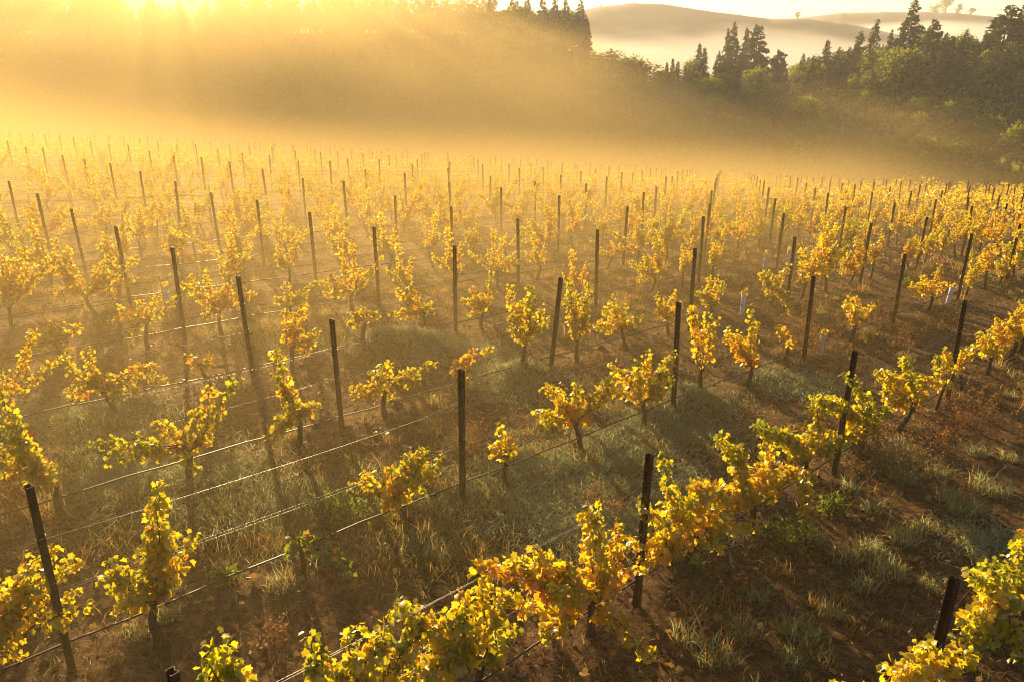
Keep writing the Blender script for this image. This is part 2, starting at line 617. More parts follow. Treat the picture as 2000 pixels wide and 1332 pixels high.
NEAR={
 (2,-1,0):[(-0.48,0,2.0),(-0.55,0,1.9),(-0.44,0,1.75),(-0.6,0,1.72),(0.21,0,1.44),(0.52,0,1.5),(0.78,0,1.43),(0.45,0,1.24),(1.06,0,1.2),(0.32,0,1.19)],
 (2,-1,1):[(-0.59,0,1.43),(-0.25,0,1.24),(0.18,0,0.55),(0.25,0,1.0),(-0.06,0,1.34),(0.14,0,1.53),(-0.37,0,0.91),(0.49,0,0.64),(-0.8,0,1.14)],
 (2,-1,2):[(-1.44,0,1.65),(-0.79,0,1.46),(-1.19,0,1.15),(-0.67,0,0.44),(0.04,0,1.45),(-0.33,0,0.83),(0.2,0,0.66),(0.41,0,1.1),(-0.48,0,1.14),(-0.04,-0.8,0.25),(-1.01,0,1.37)],
 (2,0,0):[(-1.05,0,0.91),(-0.68,0,0.6),(-0.54,0,1.74),(-0.43,0,1.18),(0.07,0,0.55),(0.92,0,0.5),(0.3,0,1.04),(1.16,-0.3,0.25),(0.41,-0.22,0.25),(-0.83,0,1.3)],
 (2,0,1):[(-1.47,0,1.25),(-0.93,0,1.67),(-0.57,0,1.4),(-0.01,0,0.9),(-0.93,0,1.01),(0.71,0,0.53),(0.14,0,1.34),(-0.64,0,0.61),(-0.2,0,0.7)],
 (2,0,2):[(-1.54,0,1.46),(-0.87,0,1.25),(-0.09,0,1.42),(-0.46,0,0.72),(0.4,0,0.78),(-1.5,-0.69,0.25),(-1.08,0,0.52),(-0.24,0,0.94)],
 (2,1,0):[(-1.65,0,1.54),(-0.93,0,1.64),(-0.18,0,1.12),(0.09,0,0.61),(-1.25,0,0.69),(-0.43,0,0.63),(0.19,0,0.83),(-0.95,0,1.22)],
 (2,1,1):[(-1.3,0,1.48),(-0.37,0,1.49),(0.66,0,0.82),(0.67,0,0.35),(-0.77,0,0.84),(0.82,0,0.49),(-0.67,0,1.07)],
 (2,1,2):[(-0.32,0,1.15),(0.04,0,1.14),(-0.61,0,0.81),(0.24,0,0.3),(1.69,0,0.72)],
 (2,2,0):[(-0.63,0,1.02),(-0.08,0,0.76)],
 (2,2,1):[(-0.66,0,1.14),(-0.33,0,1.32),(1.3,0,1.08),(1.17,0,0.31),(0.44,0,0.4),(1.5,0,0.57),(-0.51,0,0.67)],
 (2,2,2):[(-1.18,0,1.11),(0.07,0,1.25),(1.08,0,0.4),(0.27,0,0.5),(-0.78,0,1.23)],
 (1,0,0):[(-1.44,0,1.49),(-0.8,0,1.17),(-1.14,0,1.24),(0.27,0,0.47),(-0.03,0,0.55),(-1.17,0,1.5)],
 (1,0,1):[(-1.73,0,1.75),(-1.07,0,1.51),(-0.35,0,1.19),(-1.1,0,1.14),(0.4,0,0.48),(-1.64,0,1.18),(-0.98,0,0.49),(-0.16,-0.06,0.25),(-0.47,-0.28,0.25),(-0.61,0,0.8)],
 (1,0,2):[(-1.69,0,1.22),(-1.34,0,1.06),(-1.01,0,1.08),(-0.91,0,0.25),(-0.21,0,0.55)],
 (3,-2,2):[(0.45,0,1.1),(0.62,0,0.96),(0.41,0,0.7),(0.67,0,0.82),(0.42,0,0.54),(0.79,0,1.02),(0.88,0,1.25),(1.0,0,1.02),(0.99,0,0.75)],
 (3,-1,0):[(0.2,0,1.5),(0.14,0.03,1.3),(0.24,-0.03,1.15),(0.22,0,1.62),(0.01,0,1.03),(-0.29,0,1.04),(-0.38,0,0.92),(-0.26,0,0.56),(0.19,0,0.67),(-0.01,0,0.36)],
 (3,-1,1):[(0.12,0,0.26),(0.11,-0.36,0.25),(0.22,-0.69,0.25),(-0.11,0,0.24)],
 (3,-1,2):[(-0.64,0,1.04),(-0.32,0,1.01),(0.24,0,0.96),(0.35,0,0.67),(-0.03,0,1.03),(0.18,0,0.45),(-0.06,0,0.41),(0.47,0,0.76)],
 (3,0,0):[(-0.12,0,1.02),(-0.26,0,0.77),(0.02,0,0.74),(-0.03,0,0.45)],
 (3,0,1):[(-0.81,0,1.34),(-1.01,0,0.98),(-0.12,0,1.15),(0.48,0,0.79),(-0.43,0,0.94),(0.14,0,0.48),(0.76,0,1.04),(-0.85,0,0.84)],
 (3,0,2):[(-0.05,0,1.36),(0.46,0,0.95),(-0.87,0,1.35),(-0.96,0,0.96),(0.65,0,0.62),(0.38,0,0.43),(0.72,0,1.14)],
 (3,1,0):[(-0.45,0,1.61),(0.04,0,1.39),(0.38,0,1.21),(-0.06,0,1.05)],
 (3,1,1):[(-0.12,0,1.55),(0.21,0,1.27),(-0.48,0,1.15),(-0.85,0,1.34),(0.15,0,0.67),(-0.25,0,0.89)],
 (3,1,2):[(-0.4,0,0.94)],
 (3,2,1):[(-0.61,0,1.16),(-0.1,0,0.8),(0.47,0,0.66),(-0.08,0,1.09),(-0.34,0,0.74)],
 (3,2,2):[],
 (3,3,0):[],
 (3,3,1):[(-1.56,0,1.12),(-0.97,0,1.26),(0.32,0,1.13),(1.2,0,0.51),(-0.05,0,0.78),(-1.24,0,0.77)],
 (4,-1,0):[(-0.32,0,1.75),(-0.33,0,1.37),(-0.4,0,1.14),(-0.2,0,0.93),(-0.03,0,0.69),(-0.48,0,0.85)],
 (4,-1,1):[(0.86,0,1.3),(0.42,0,1.25),(0.18,0,1.03),(-0.71,0,0.77),(-1.1,0,0.99),(-0.36,0,1.0),(0.18,0,0.58),(-0.15,0,0.63),(0.24,0,0.48),(-0.96,0,0.79)],
 (4,-1,2):[(-0.21,0,1.38),(-0.05,0,1.01),(0.23,0,0.59),(0.04,0,0.41),(-0.01,0,0.68),(-0.5,-0.22,0.25),(-0.46,0,0.27)],
 (4,0,0):[(-0.53,0,0.7),(-0.3,0,0.62),(-0.09,0,0.9),(0.16,0,0.96),(0.54,0,0.62),(0.33,0,0.51),(1.07,0,0.64),(0.12,0,0.31)],
 (4,0,1):[(0.43,0,0.78),(0.79,0,0.67),(0.19,0,0.56),(-0.05,0,0.54),(0.14,-0.17,0.25)],
 (4,0,2):[(-0.33,0,1.55),(0.12,0,1.49),(0.53,0,0.94),(-0.27,0,0.95),(-0.07,0,0.7),(0.4,0,0.57),(0.25,0,1.21),(0.67,0,0.7)],
 (4,1,0):[(-0.34,0,1.72),(-0.03,0,1.23),(0.13,0,0.98),(-0.12,0,1.46),(0.25,0,1.59),(-0.16,0,0.85)],
 (4,1,1):[(-1.02,0,0.8),(-0.8,0,1.07),(-0.14,0,1.08),(0.41,0,0.66),(0.07,0,0.51),(-0.48,0,1.1)],
 (4,1,2):[(-0.64,0,1.13),(-0.25,0,0.93),(0.37,0,0.66),(0.13,0,0.96),(-0.41,0,0.73)],
 (4,2,0):[(-0.13,0,1.23),(0.22,0,1.1),(-0.17,0,0.8),(0.47,0,0.91),(0.1,0,0.49)],
 (4,2,2):[(-0.86,0,1.08),(-0.39,0,0.71),(0.59,0,1.06),(-0.31,0,0.34),(-0.86,-0.94,0.25),(0.16,0,0.58)],
 (5,-1,1):[(-0.25,0,1.16),(-0.58,0,1.09),(-0.6,0,0.6),(0,0,0.67),(0.35,0,0.47),(0.78,0,0.6),(-0.12,0,0.44),(0.89,0,0.29),(-0.22,0,0.73)],
 (5,-1,2):[(-0.27,0,0.75),(0.07,0,0.65),(-0.04,0,0.5)],
 (5,0,0):[(0,0,1.23),(0.26,0,0.77),(0.44,0,0.52),(-0.03,0,0.95),(0.57,0,0.69),(0.41,0,1.23)],
 (5,0,1):[(-0.21,0,0.72),(0.03,0,0.76),(0.36,0,0.46),(-0.23,0,0.51)],
 (5,0,2):[(-0.72,0,1.12),(-0.42,0,0.83),(-0.04,0,0.62),(0.23,0,0.44),(-0.57,0,0.53),(-0.18,0,0.43)],
 (5,1,0):[(-0.32,0,1.02),(0.28,0,1.24),(-0.03,0,0.84),(0.12,0,0.68),(-0.54,0,0.84)],
 (6,-1,1):[(-0.3,0,0.78),(0.03,0,0.79),(0.52,0,0.66),(-0.18,0,0.55),(0.24,0,0.54)],
 (6,-1,2):[(-0.38,0,0.92),(0.01,0,1.03),(0.4,0,1.04),(0.15,0,0.68),(-0.16,0,0.56)],
 (6,0,0):[(-0.52,0,1.34),(-0.21,0,1.38),(0.29,0,1.05),(0.61,0,0.87),(-0.06,0,0.91),(-0.33,0,0.54),(0.18,0,1.08),(0.82,0,0.71)],
 (6,0,1):[(-0.29,0,0.62),(-0.01,0,0.91),(0.33,0,0.6),(0.86,0,0.72),(0.43,0,0.34)],
 (7,-1,1):[(0.15,0,1.57),(0.52,0,1.6),(1.04,0,1.29),(0.55,0,1.27),(0.3,0,1.43),(0.96,0,1.41)],
}
LOOK = {(2, -1, 0): ('bushy', .40), (2, -1, 1): ('bushy', .42), (2, -1, 2): ('bushy', .52), (2, 0, 0): ('bushy', .50), (2, 0, 1): ('bushy', .47), (2, 0, 2): ('bushy', .45),
        (2, 1, 0): ('bushy', .42), (2, 1, 1): ('bushy', .46), (2, 1, 2): ('thin', .48), (2, 2, 0): ('thin', .5), (2, 2, 1): ('bushy', .52), (2, 2, 2): ('upright', .5),
        (1, 0, 0): ('bushy', .55), (1, 0, 1): ('bushy', .45), (1, 0, 2): ('bushy', .42), (3, -2, 2): ('bushy', .50), (3, -1, 0): ('upright', .46), (3, -1, 1): ('thin', .14),
        (3, -1, 2): ('bushy', .44), (3, 0, 0): ('thin', .54), (3, 0, 1): ('spreading', .50), (3, 0, 2): ('upright', .48), (4, -1, 0): ('upright', .46), (4, -1, 1): ('spreading', .46),
        (4, -1, 2): ('upright', .38), (4, 0, 0): ('spreading', .50), (4, 0, 1): ('thin', .56), (4, 0, 2): ('bushy', .47), (5, -1, 1): ('spreading', .48), (5, -1, 2): ('thin', .6)}
GUARDS = [(3, 2, 0), (4, 2, 1), (3, 3, 2), (5, 1, 1), (7, 0, 0), (5, 3, 2), (5, 4, 1), (5, 4, 0), (5, 8, 2), (10, -1, 2), (11, 0, 0), (9, -2, 1), (8, 3, 1)]
BARE = [(3, 2, 2), (3, 3, 0)]
TINT = [(0.25, 'green'), (0.42, 'lime yellow'), (0.49, 'yellow'), (0.54, 'golden'), (9, 'orange gold')]


def tint_word(h):
    return next(w for a, w in TINT if h < a)


def on_view(q, h=1.0):
    """rough test that a place is inside the photographed field"""
    x, y, z = q[0], q[1], h + float(terrain(*q)) - 5.4016
    c, s = math.cos(0.37288), math.sin(0.37288)
    fw = y * c - z * s
    if fw < 1:
        return None
    return 1000 + 1586.4 * x / fw, 666 - 1586.4 * (y * s + z * c) / fw


FIELD_R = 96.0
protos = []
for i, (kind, h) in enumerate([('bushy', .50), ('bushy', .45), ('bushy', .54), ('bushy', .51), ('spreading', .49), ('spreading', .53), ('spreading', .46),
                               ('upright', .50), ('upright', .47), ('upright', .55), ('thin', .52), ('thin', .57)]):
    protos.append((kind, h, 900 + i))
PROTO_ROOT = {}
spots = []
for r in range(1, 40):
    for c in range(-14, 30):
        for k in range(3):
            q = grid_xy(r, c + (1 / 6, .5, 5 / 6)[k])
            if math.hypot(*q) > FIELD_R or (q[1] < 0.8 and (r, c, k) not in NEAR):
                continue
            px = on_view(q) or (0, 1600)
            if (r, c, k) not in NEAR and (px is None or not (-90 < px[0] < 2090 and px[1] < 1420)):
                continue
            spots.append((math.hypot(*q), r, c, k, q, px))
spots.sort(key=lambda s: s[0])
rng_v = np.random.default_rng(77)
vine_list, far_vines = [], []
for d, r, c, k, q, px in spots:
    key = (r, c, k)
    if key in GUARDS or key in BARE or (key not in NEAR and rng_v.uniform() < (0.05 if r < 9 else 0.12)):
        continue
    if len(vine_list) >= 298:
        far_vines.append((q, px))
        continue
    z = gz(*q)
    if key in NEAR:
        kind, h = LOOK.get(key, (('bushy', 'spreading', 'upright')[(r + c + k) % 3], 0.46 + 0.1 * rng_v.uniform()))
        tips = list(NEAR[key])
        if r <= 2 and c < 2 and kind == 'bushy':       # the vigorous front rows carry side shoots beside every main cane
            rj = np.random.default_rng(r * 7 + c * 3 + k)
            tips += [(a + rj.normal(0, .17), b + rj.normal(0, .1), max(0.3, e - 0.06 + rj.normal(0, .13))) for a, b, e in NEAR[key][::2] if e < 1.6]
        elif kind != 'thin':
            rj = np.random.default_rng(r * 7 + c * 3 + k + 99)
            tips += [(a * .8 + rj.normal(0, .18), b + rj.normal(0, .14), max(0.25, e * .9 + rj.normal(0, .15))) for a, b, e in NEAR[key][::2]]
        o = make_vine(r * 100 + c * 10 + k + 5000, kind, h, tips, True, per_m=(145 if r == 2 and c < 2 or r == 1 else None))
        o.location = (q[0], q[1], z)
    else:
        w = rng_v.uniform()
        dense = px[0] > 1050
        pk = ('bushy' if w < (.52 if dense else .22) else 'spreading' if w < (.78 if dense else .5) else 'upright' if w < .9 else 'thin')
        kind, h, sd = [p_ for p_ in protos if p_[0] == pk][int(rng_v.integers(0, sum(p_[0] == pk for p_ in protos)))]
        if sd not in PROTO_ROOT:
            o = make_vine(sd, kind, h, None, False)
            kids(o)
            PROTO_ROOT[sd] = o
        else:
            o = copy_tree(PROTO_ROOT[sd])
        o.location = (q[0], q[1], z)
        o.rotation_euler = (0, 0, ROW_ROT + (math.pi if rng_v.uniform() < .5 else 0) + rng_v.normal(0, 0.15))
        s = rng_v.uniform(0.85, 1.12)
        o.scale = (s, s, s)
    vine_list.append((r, px[0], o, kind, h))
by_row = {}
for it in vine_list:
    by_row.setdefault(it[0], []).append(it)
for r, L in by_row.items():
    L.sort(key=lambda a: a[1])
    for n, (_, _, o, kind, h) in enumerate(L):
        tag(o, '%s %s grapevine, %s from the left in the %s vine row from the front' % (kind, tint_word(h), ordinal(n + 1), ordinal(r)), 'grapevine',
            'autumn grapevines trained along the trellis rows')
# the remaining vines dissolve into the mist at the far end
mb = MB()
for q, px in far_vines:
    n = 46
    z = gz(*q)
    cl = rng_v.normal(0, 1, (5, 3)) * (0.45, 0.2, 0.3) + (0, 0, 1.0)
    L = cl[rng_v.integers(0, 5, n)] + rng_v.normal(0, 0.14, (n, 3))
    P = np.column_stack([q[0] + L[:, 0] * E1[0] + L[:, 1] * E2[0], q[1] + L[:, 0] * E1[1] + L[:, 1] * E2[1], z + np.maximum(L[:, 2], 0.3)])
    scatter(mb, P, rng_v.normal(0, 1, (n, 3)) + (0, 0, -.5), rng_v.normal(0, 1, (n, 3)), rng_v.uniform(0.11, 0.19, n), np.clip(rng_v.normal(0.52, 0.08, n), 0, 1), SIMPLE_V, SIMPLE_F)
    tube(mb, [(q[0], q[1], z - .1), (q[0], q[1], z + .7)], 0.035, 4, 0.98)
tag(mb.build('distant_vines', M_LEAF), 'far vine rows melting into golden mist at the end of the field', 'grapevines', kind='stuff')

# white plastic guards round replanted vines
rows_seen = {}
for key in GUARDS:
    q = grid_xy(key[0], key[1] + (1 / 6, .5, 5 / 6)[key[2]])
    rows_seen.setdefault(key[0], []).append((on_view(q)[0], key, q))
GLAB = {(3, 2, 0): 'nearest white vine guard, scuffed, beside dry weeds in the third row', (4, 2, 1): 'tall white vine guard with a leaf poking out, fourth row',
        (3, 3, 2): 'leaning white vine guard on the right beside the dirt alley', (5, 1, 1): 'white vine guard just left of the leaning post, centre of the fifth row',
        (7, 0, 0): 'backlit white vine guard in the sun glare on the left', (5, 3, 2): 'white vine guard right of centre, leftmost of three close together',
        (5, 4, 1): 'white vine guard right of centre, rightmost of three close together', (5, 4, 0): 'white vine guard right of centre, middle of three close together',
        (5, 8, 2): 'small white vine guard at the far right among golden vines', (10, -1, 2): 'pale vine guard in the glare near the left edge, tenth row',
        (11, 0, 0): 'pale vine guard in the glare on the left, eleventh row', (9, -2, 1): 'pale vine guard in the glare at the left edge, ninth row',
        (8, 3, 1): 'small white vine guard in the hazy middle of the eighth row'}
for i, key in enumerate(GUARDS):
    q = grid_xy(key[0], key[1] + (1 / 6, .5, 5 / 6)[key[2]])
    rg = np.random.default_rng(i)
    root = empty('vine_guard', (q[0], q[1], gz(*q)), rg.uniform(0, 3))
    H = rg.uniform(0.42, 0.58)
    mb = MB()
    n = 14
    an = np.arange(n) * 2 * np.pi / n
    prof = [(0.062, -0.05), (0.06, 0.1), (0.057, H * 0.6), (0.058, H), (0.052, H), (0.05, 0.0)]
    ring = np.array([[(rad * (1 + 0.06 * math.sin(3 * a + i)) * math.cos(a), rad * math.sin(a), z + (0.012 * math.sin(2 * a) if z == H else 0)) for a in an] for rad, z in prof])
    jj = np.arange(n)
    F = np.concatenate([np.stack([a * n + jj, a * n + (jj + 1) % n, (a + 1) * n + (jj + 1) % n, (a + 1) * n + jj], -1) for a in range(len(prof) - 1)])
    mb.add(ring.reshape(-1, 3), F)
    mb.build('tube', M_TUBE, root, smooth=True)
    mb = MB()
    tube(mb, [(0.0, 0.075, -0.1), (0.01, 0.078, H + 0.25)], 0.007, 5)
    mb.build('stake', M_POST, root)
    mb = MB()
    nl = 10
    scatter(mb, rg.normal(0, 0.035, (nl, 3)) + (0, 0, H + 0.05), rg.normal(0, 1, (nl, 3)), rg.normal(0, 1, (nl, 3)), rg.uniform(0.05, 0.1, nl), rg.uniform(0.4, 0.6, nl))
    mb.build('shoot', M_LEAF, root)
    root.rotation_euler[0] = rg.normal(0, 0.05)
    root.rotation_euler[1] = 0.12 if key == (3, 3, 2) else rg.normal(0, 0.04)
    tag(root, GLAB[key], 'vine guard', 'white vine guards on young replants')
# ------------------------------------------------------------------ trellis: rusty steel posts, drip hose and wires
def post_mesh(h, detail):
    """roll-formed steel stake: an open channel with folded lips and a row of wire notches along both edges"""
    mb = MB()
    w, d, t_, lip = 0.036, 0.026, 0.005, 0.014
    outer = [(-w + lip, d), (-w, d), (-w, -d), (-0.012, -d), (0, -d + 0.01), (0.012, -d), (w, -d), (w, d), (w - lip, d)]
    inner = [(w - lip, d - t_), (w - t_, d - t_), (w - t_, -d + t_), (0.014, -d + t_), (0, -d + 0.01 + t_), (-0.014, -d + t_), (-w + t_, -d + t_), (-w + t_, d - t_), (-w + lip, d - t_)]
    ring = np.array(outer + inner)
    n = len(ring)
    V = np.vstack([np.column_stack([ring, np.full(n, z)]) for z in (-0.25, h)])
    F = np.array([[i, (i + 1) % n, n + (i + 1) % n, n + i] for i in range(n)])
    mb.add(V, F)
    m_ = len(outer)
    mb.add(V[n:], np.array([[i, i + 1, n - 2 - i, n - 1 - i] for i in range(m_ - 1)]))
    if detail:
        for z in np.arange(0.25, h - 0.03, 0.1):
            for s in (-1, 1):
                x = s * w
                B = np.array([(x, d - .012, z), (x + s * .012, d - .012, z + .012), (x + s * .012, d - .012, z + .024), (x, d - .012, z + .03)])
                mb.add(np.vstack([B, B + (0, .006, 0)]), np.array([[0, 1, 2, 3], [7, 6, 5, 4], [0, 4, 5, 1], [1, 5, 6, 2], [2, 6, 7, 3]]))
    return mb


POST_MESH = [post_mesh(1.9, True).mesh('trellis_post', M_POST), post_mesh(1.9, False).mesh('trellis_post', M_POST)]
CLIP = MB()
tube(CLIP, [(-0.045, 0.03, 0), (-0.05, 0, 0.004), (-0.045, -0.03, 0), (0, -0.033, 0.01), (0.045, -0.03, 0), (0.05, 0, 0.004), (0.045, 0.03, 0)], 0.004, 5)
CLIP_MESH = CLIP.mesh('wire_clip', M_WIRE)
LEVELS = [0.97, 1.42]
TILT = {(4, 1): (0.0, -0.10), (10, 1): (0, -0.08), (3, -1): (0.0, -0.05), (2, 2): (0, .03), (3, 2): (0, 0.02)}
rng_p = np.random.default_rng(12)
cand = []
for r in range(1, 42):
    for c in range(-16, 32):
        q = grid_xy(r, c)
        if q[1] < 0.8 or math.hypot(*q) > FIELD_R:
            continue
        px = on_view(q, 1.9)
        if px is None or not (-60 < px[0] < 2060 and px[1] < 1400):
            continue
        cand.append((math.hypot(*q), r, c, q, px))
cand.sort(key=lambda s: s[0])
posts, far_posts = [], MB()
for d, r, c, q, px in cand:
    z = gz(*q)
    hs = rng_p.uniform(0.95, 1.05)
    tx, ty = rng_p.normal(0, 0.016, 2)
    if (r, c) in TILT:
        tx, ty = TILT[(r, c)]
    if len(posts) >= 298:
        tube(far_posts, [(q[0], q[1], z - .1), (q[0] + tx, q[1], z + 1.9 * hs)], 0.036, 4)
        continue
    o = bpy.data.objects.new('trellis_post', POST_MESH[0 if d < 25 else 1])
    COL.objects.link(o)
    o.location = (q[0], q[1], z)
    o.rotation_euler = (tx, ty, ROW_ROT + math.pi / 2 + rng_p.normal(0, 0.08))
    o.scale = (1, 1, hs)
    if d < 22:
        for zz in LEVELS:
            k_ = bpy.data.objects.new('wire_clip', CLIP_MESH)
            COL.objects.link(k_)
            k_.parent = o
            k_.location = (0, 0, zz)
    posts.append((r, px[0], o))
by_row = {}
for it in posts:
    by_row.setdefault(it[0], []).append(it)
for r, L in by_row.items():
    L.sort(key=lambda a: a[1])
    for n, (_, _, o) in enumerate(L):
        tag(o, 'dark rusty trellis post, %s from the left in the %s row from the front' % (ordinal(n + 1), ordinal(r)), 'post', 'trellis posts in the vineyard rows')
if far_posts.n:
    tag(far_posts.build('distant_posts', M_POST), 'faint far posts at the misty end of the vineyard', 'posts', kind='stuff')

DROP_V = np.array([(1, 0, 0), (-1, 0, 0), (0, 1, 0), (0, -1, 0), (0, 0, 1), (0, 0, -1.4)], float)
DROP_F = np.array([[0, 2, 4], [2, 1, 4], [1, 3, 4], [3, 0, 4], [2, 0, 5], [1, 2, 5], [3, 1, 5], [0, 3, 5]])
for r in range(1, 25):
    us = []
    for c in np.arange(-17, 33):
        q = grid_xy(r, float(c))
        px = on_view(q, 1.0) if q[1] > 0.8 else None
        if px and math.hypot(*q) < FIELD_R and -700 < px[0] < 2700:
            us.append(float(c))
    if not us:
        continue
    us = [us[0] - 1] + us if grid_xy(r, us[0] - 1)[1] > 0 else us
    rg = np.random.default_rng(300 + r)
    # black drip hose, sagging between its ties
    pts = []
    for c in us:
        for f in np.arange(0, 1, 1 / 9):
            q = grid_xy(r, c + f)
            pts.append((q[0], q[1], float(terrain(*q)) + 0.38 + 0.012 * math.sin((c + f) * 5.1 + r) - 0.018 * abs(math.sin((c + f) * math.pi * 3)) + 0.02 * math.sin((c + f) * 0.9 + r)))
    mb = MB()
    tube(mb, pts, 0.0105, 6)
    tag(mb.build('drip_hose', M_HOSE, smooth=True), 'black drip irrigation hose strung low along the %s vine row from the front' % ordinal(r), 'hose', 'drip hoses along the vine rows')
    lv = LEVELS + ([1.83] if r in (5, 6, 8, 9, 11, 13) else [])
    for li, hz in enumerate(lv):
        root = empty('trellis_wire', (*grid_xy(r, us[len(us) // 2]), float(terrain(*grid_xy(r, us[len(us) // 2]))) + hz))
        o3 = np.array(root.location)
        sh = rg.uniform(-0.06, 0.06)
        for s in ((-1, 1) if li < 2 else (0,)):
            P = []
            for c in us:
                sag = rg.uniform(0.0, 0.05)
                for f in np.arange(0, 1, 1 / 8):
                    q = grid_xy(r, c + f) + E2 * 0.045 * s
                    a, b2 = grid_xy(r, c), grid_xy(r, c + 1.0)
                    zz = float(terrain(*a)) * (1 - f) + float(terrain(*b2)) * f + hz + sh + 0.025 * s * math.sin(c * 2.3 + li) - sag * 4 * f * (1 - f)
                    P.append((q[0], q[1], zz))
            P = np.array(P)
            mb = MB()
            tube(mb, P - o3, 0.0013 if r < 5 else 0.0028, 5)
            if 2 <= r <= 7:      # dew hanging in beads under the wire
                seg = np.linalg.norm(np.diff(P, axis=0), axis=1)
                cum = np.concatenate([[0], np.cumsum(seg)])
                sp = 0.075 if r < 5 else 0.09
                t_ = np.arange(0, cum[-1], sp) + rg.uniform(-0.4, 0.4, len(np.arange(0, cum[-1], sp))) * sp
                D = np.column_stack([np.interp(t_, cum, P[:, i]) for i in range(3)])
                D = D[(np.hypot(D[:, 0], D[:, 1]) < 26) & (D[:, 1] > 2)]
                if len(D):
                    sz = rg.uniform(0.002, 0.0038, len(D))
                    V = D[:, None] - (0, 0, 0.005) + DROP_V[None] * sz[:, None, None] - o3
                    mb.add(V.reshape(-1, 3), (np.arange(len(D))[:, None, None] * 6 + DROP_F[None]).reshape(-1, 3))
            mb.build('strand', M_WIRE, root, smooth=True)
        tag(root, '%s trellis wire%s beaded with dew along the %s vine row from the front' % (('lower pair of', 'upper pair of', 'single top')[li], ('s', 's', '')[li], ordinal(r)) if r <= 7 else
            '%s glinting trellis wire%s of the %s vine row from the front' % (('lower pair of', 'upper pair of', 'single top')[li], ('s', 's', '')[li], ordinal(r)), 'wire', 'trellis wires along the vine rows')
# ------------------------------------------------------------------ the woods beyond the mist
def conifer_parts(seed, h, w, shape=0.85, gap=0.0, low=0.1):
    rg = np.random.default_rng(seed)
    tr = MB()
    tube(tr, [(0, 0, -1), (0.1, 0, h * .4), (0, 0.1, h * .98)], [h * .018 + .1, h * .012, 0.04], 7)
    cr = MB()
    z = h * low
    while z < h * 0.99:
        f = (z / h - low) / (1 - low)
        L0 = w * ((1 - f) ** shape) * min(1, 0.55 + f * 4) + 0.12
        nb = rg.integers(4, 7)
        if rg.uniform() < gap:
            nb = 2
        for _ in range(nb):
            a = rg.uniform(0, 6.283)
            L = L0 * rg.uniform(0.55, 1.2)
            n = max(4, int(L * 7))
            s = rg.uniform(0.1, 1, n) ** 0.7
            droop = rg.uniform(-0.05, 0.35)
            C = np.column_stack([np.cos(a) * L * s, np.sin(a) * L * s, z + 0.22 * L * s - droop * L * s * s])
            C += rg.normal(0, 0.14, (n, 3)) * (0.5 + s)[:, None]
            D = np.column_stack([np.cos(a) + rg.normal(0, .5, n), np.sin(a) + rg.normal(0, .5, n), rg.normal(-0.35, .35, n)])
            scatter(cr, C, D, rg.normal(0, .6, (n, 3)) + (0, 0, 1), rg.uniform(0.35, 0.8, n) * (0.6 + 0.5 * min(1, L / 2)), np.clip(rg.normal(0.35 + 0.4 * (s > .8), .2, n), 0, 1), SIMPLE_V, SIMPLE_F)
        z += h * rg.uniform(0.010, 0.026)
    return tr, cr


def broad_parts(seed, h, w, leaf=0.42, lobes=15, per=110):
    rg = np.random.default_rng(seed)
    tr, cr = MB(), MB()
    tube(tr, [(0, 0, -1), (0.1, 0, h * .3), (0.15, 0.1, h * .6)], [0.22 + h * .012, 0.2, 0.1], 7)
    for k in range(lobes):
        a, e = rg.uniform(0, 6.283), rg.uniform(-0.95, 1)
        q = np.sqrt(max(0, 1 - min(e, 1) ** 2)) * rg.uniform(0.4, 0.85)
        c = np.array([np.cos(a) * q * w * .5, np.sin(a) * q * w * .5, h * (0.5 + 0.36 * e)])
        tube(tr, [(0.1, 0, h * .35), tuple(c * (0.6, 0.6, 0.85)), tuple(c)], [0.11, 0.06, 0.02], 5)
        rl = w * rg.uniform(0.14, 0.27)
        d = rg.normal(0, 1, (per, 3))
        d /= np.linalg.norm(d, axis=1)[:, None]
        C = c + d * rl * rg.uniform(0.45, 1.1, per)[:, None] * (1, 1, .85)
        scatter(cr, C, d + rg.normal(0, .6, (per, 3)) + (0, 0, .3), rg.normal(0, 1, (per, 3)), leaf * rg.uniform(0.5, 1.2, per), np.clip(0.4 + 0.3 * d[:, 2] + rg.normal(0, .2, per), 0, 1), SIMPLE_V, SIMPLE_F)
    return tr, cr


def tree_proto(name, parts, mat):
    root = empty(name, (0, 0, 0))
    parts[0].build('trunk', M_TREEBARK, root)
    parts[1].build('crown', mat, root)
    kids(root)
    return root


PROTO = {
    'redwood': [('conifer', lambda: conifer_parts(1, 20, 4.2), 20), ('conifer', lambda: conifer_parts(2, 20, 3.6, 0.9, .15), 20), ('conifer', lambda: conifer_parts(3, 20, 4.6, 0.78), 20),
                ('conifer', lambda: conifer_parts(8, 20, 3.3, 1.0, .3, .16), 20), ('conifer', lambda: conifer_parts(9, 20, 4.8, 0.85, .12, .05), 20)],
    'spire': [('conifer', lambda: conifer_parts(4, 14, 2.3, 0.9), 14), ('conifer', lambda: conifer_parts(5, 14, 2.7, 0.8, .1), 14)],
    'open_pine': [('pine_tree', lambda: conifer_parts(6, 12, 3.4, 0.45, .35, .25), 12), ('pine_tree', lambda: conifer_parts(7, 14, 4.0, 0.6, .45, .15), 14)],
    'broad': [('broadleaf_tree', lambda: broad_parts(10, 9, 8), 9), ('broadleaf_tree', lambda: broad_parts(11, 9, 7, .4, 17), 9), ('broadleaf_tree', lambda: broad_parts(12, 8, 8.5, .45, 16), 8)],
    'shrub': [('shrub', lambda: broad_parts(13, 4.5, 6, .35, 11, 90), 4.5), ('shrub', lambda: broad_parts(14, 5, 5.4, .35, 12, 90), 5)],
}
BUILT = {}
rng_t = np.random.default_rng(8)


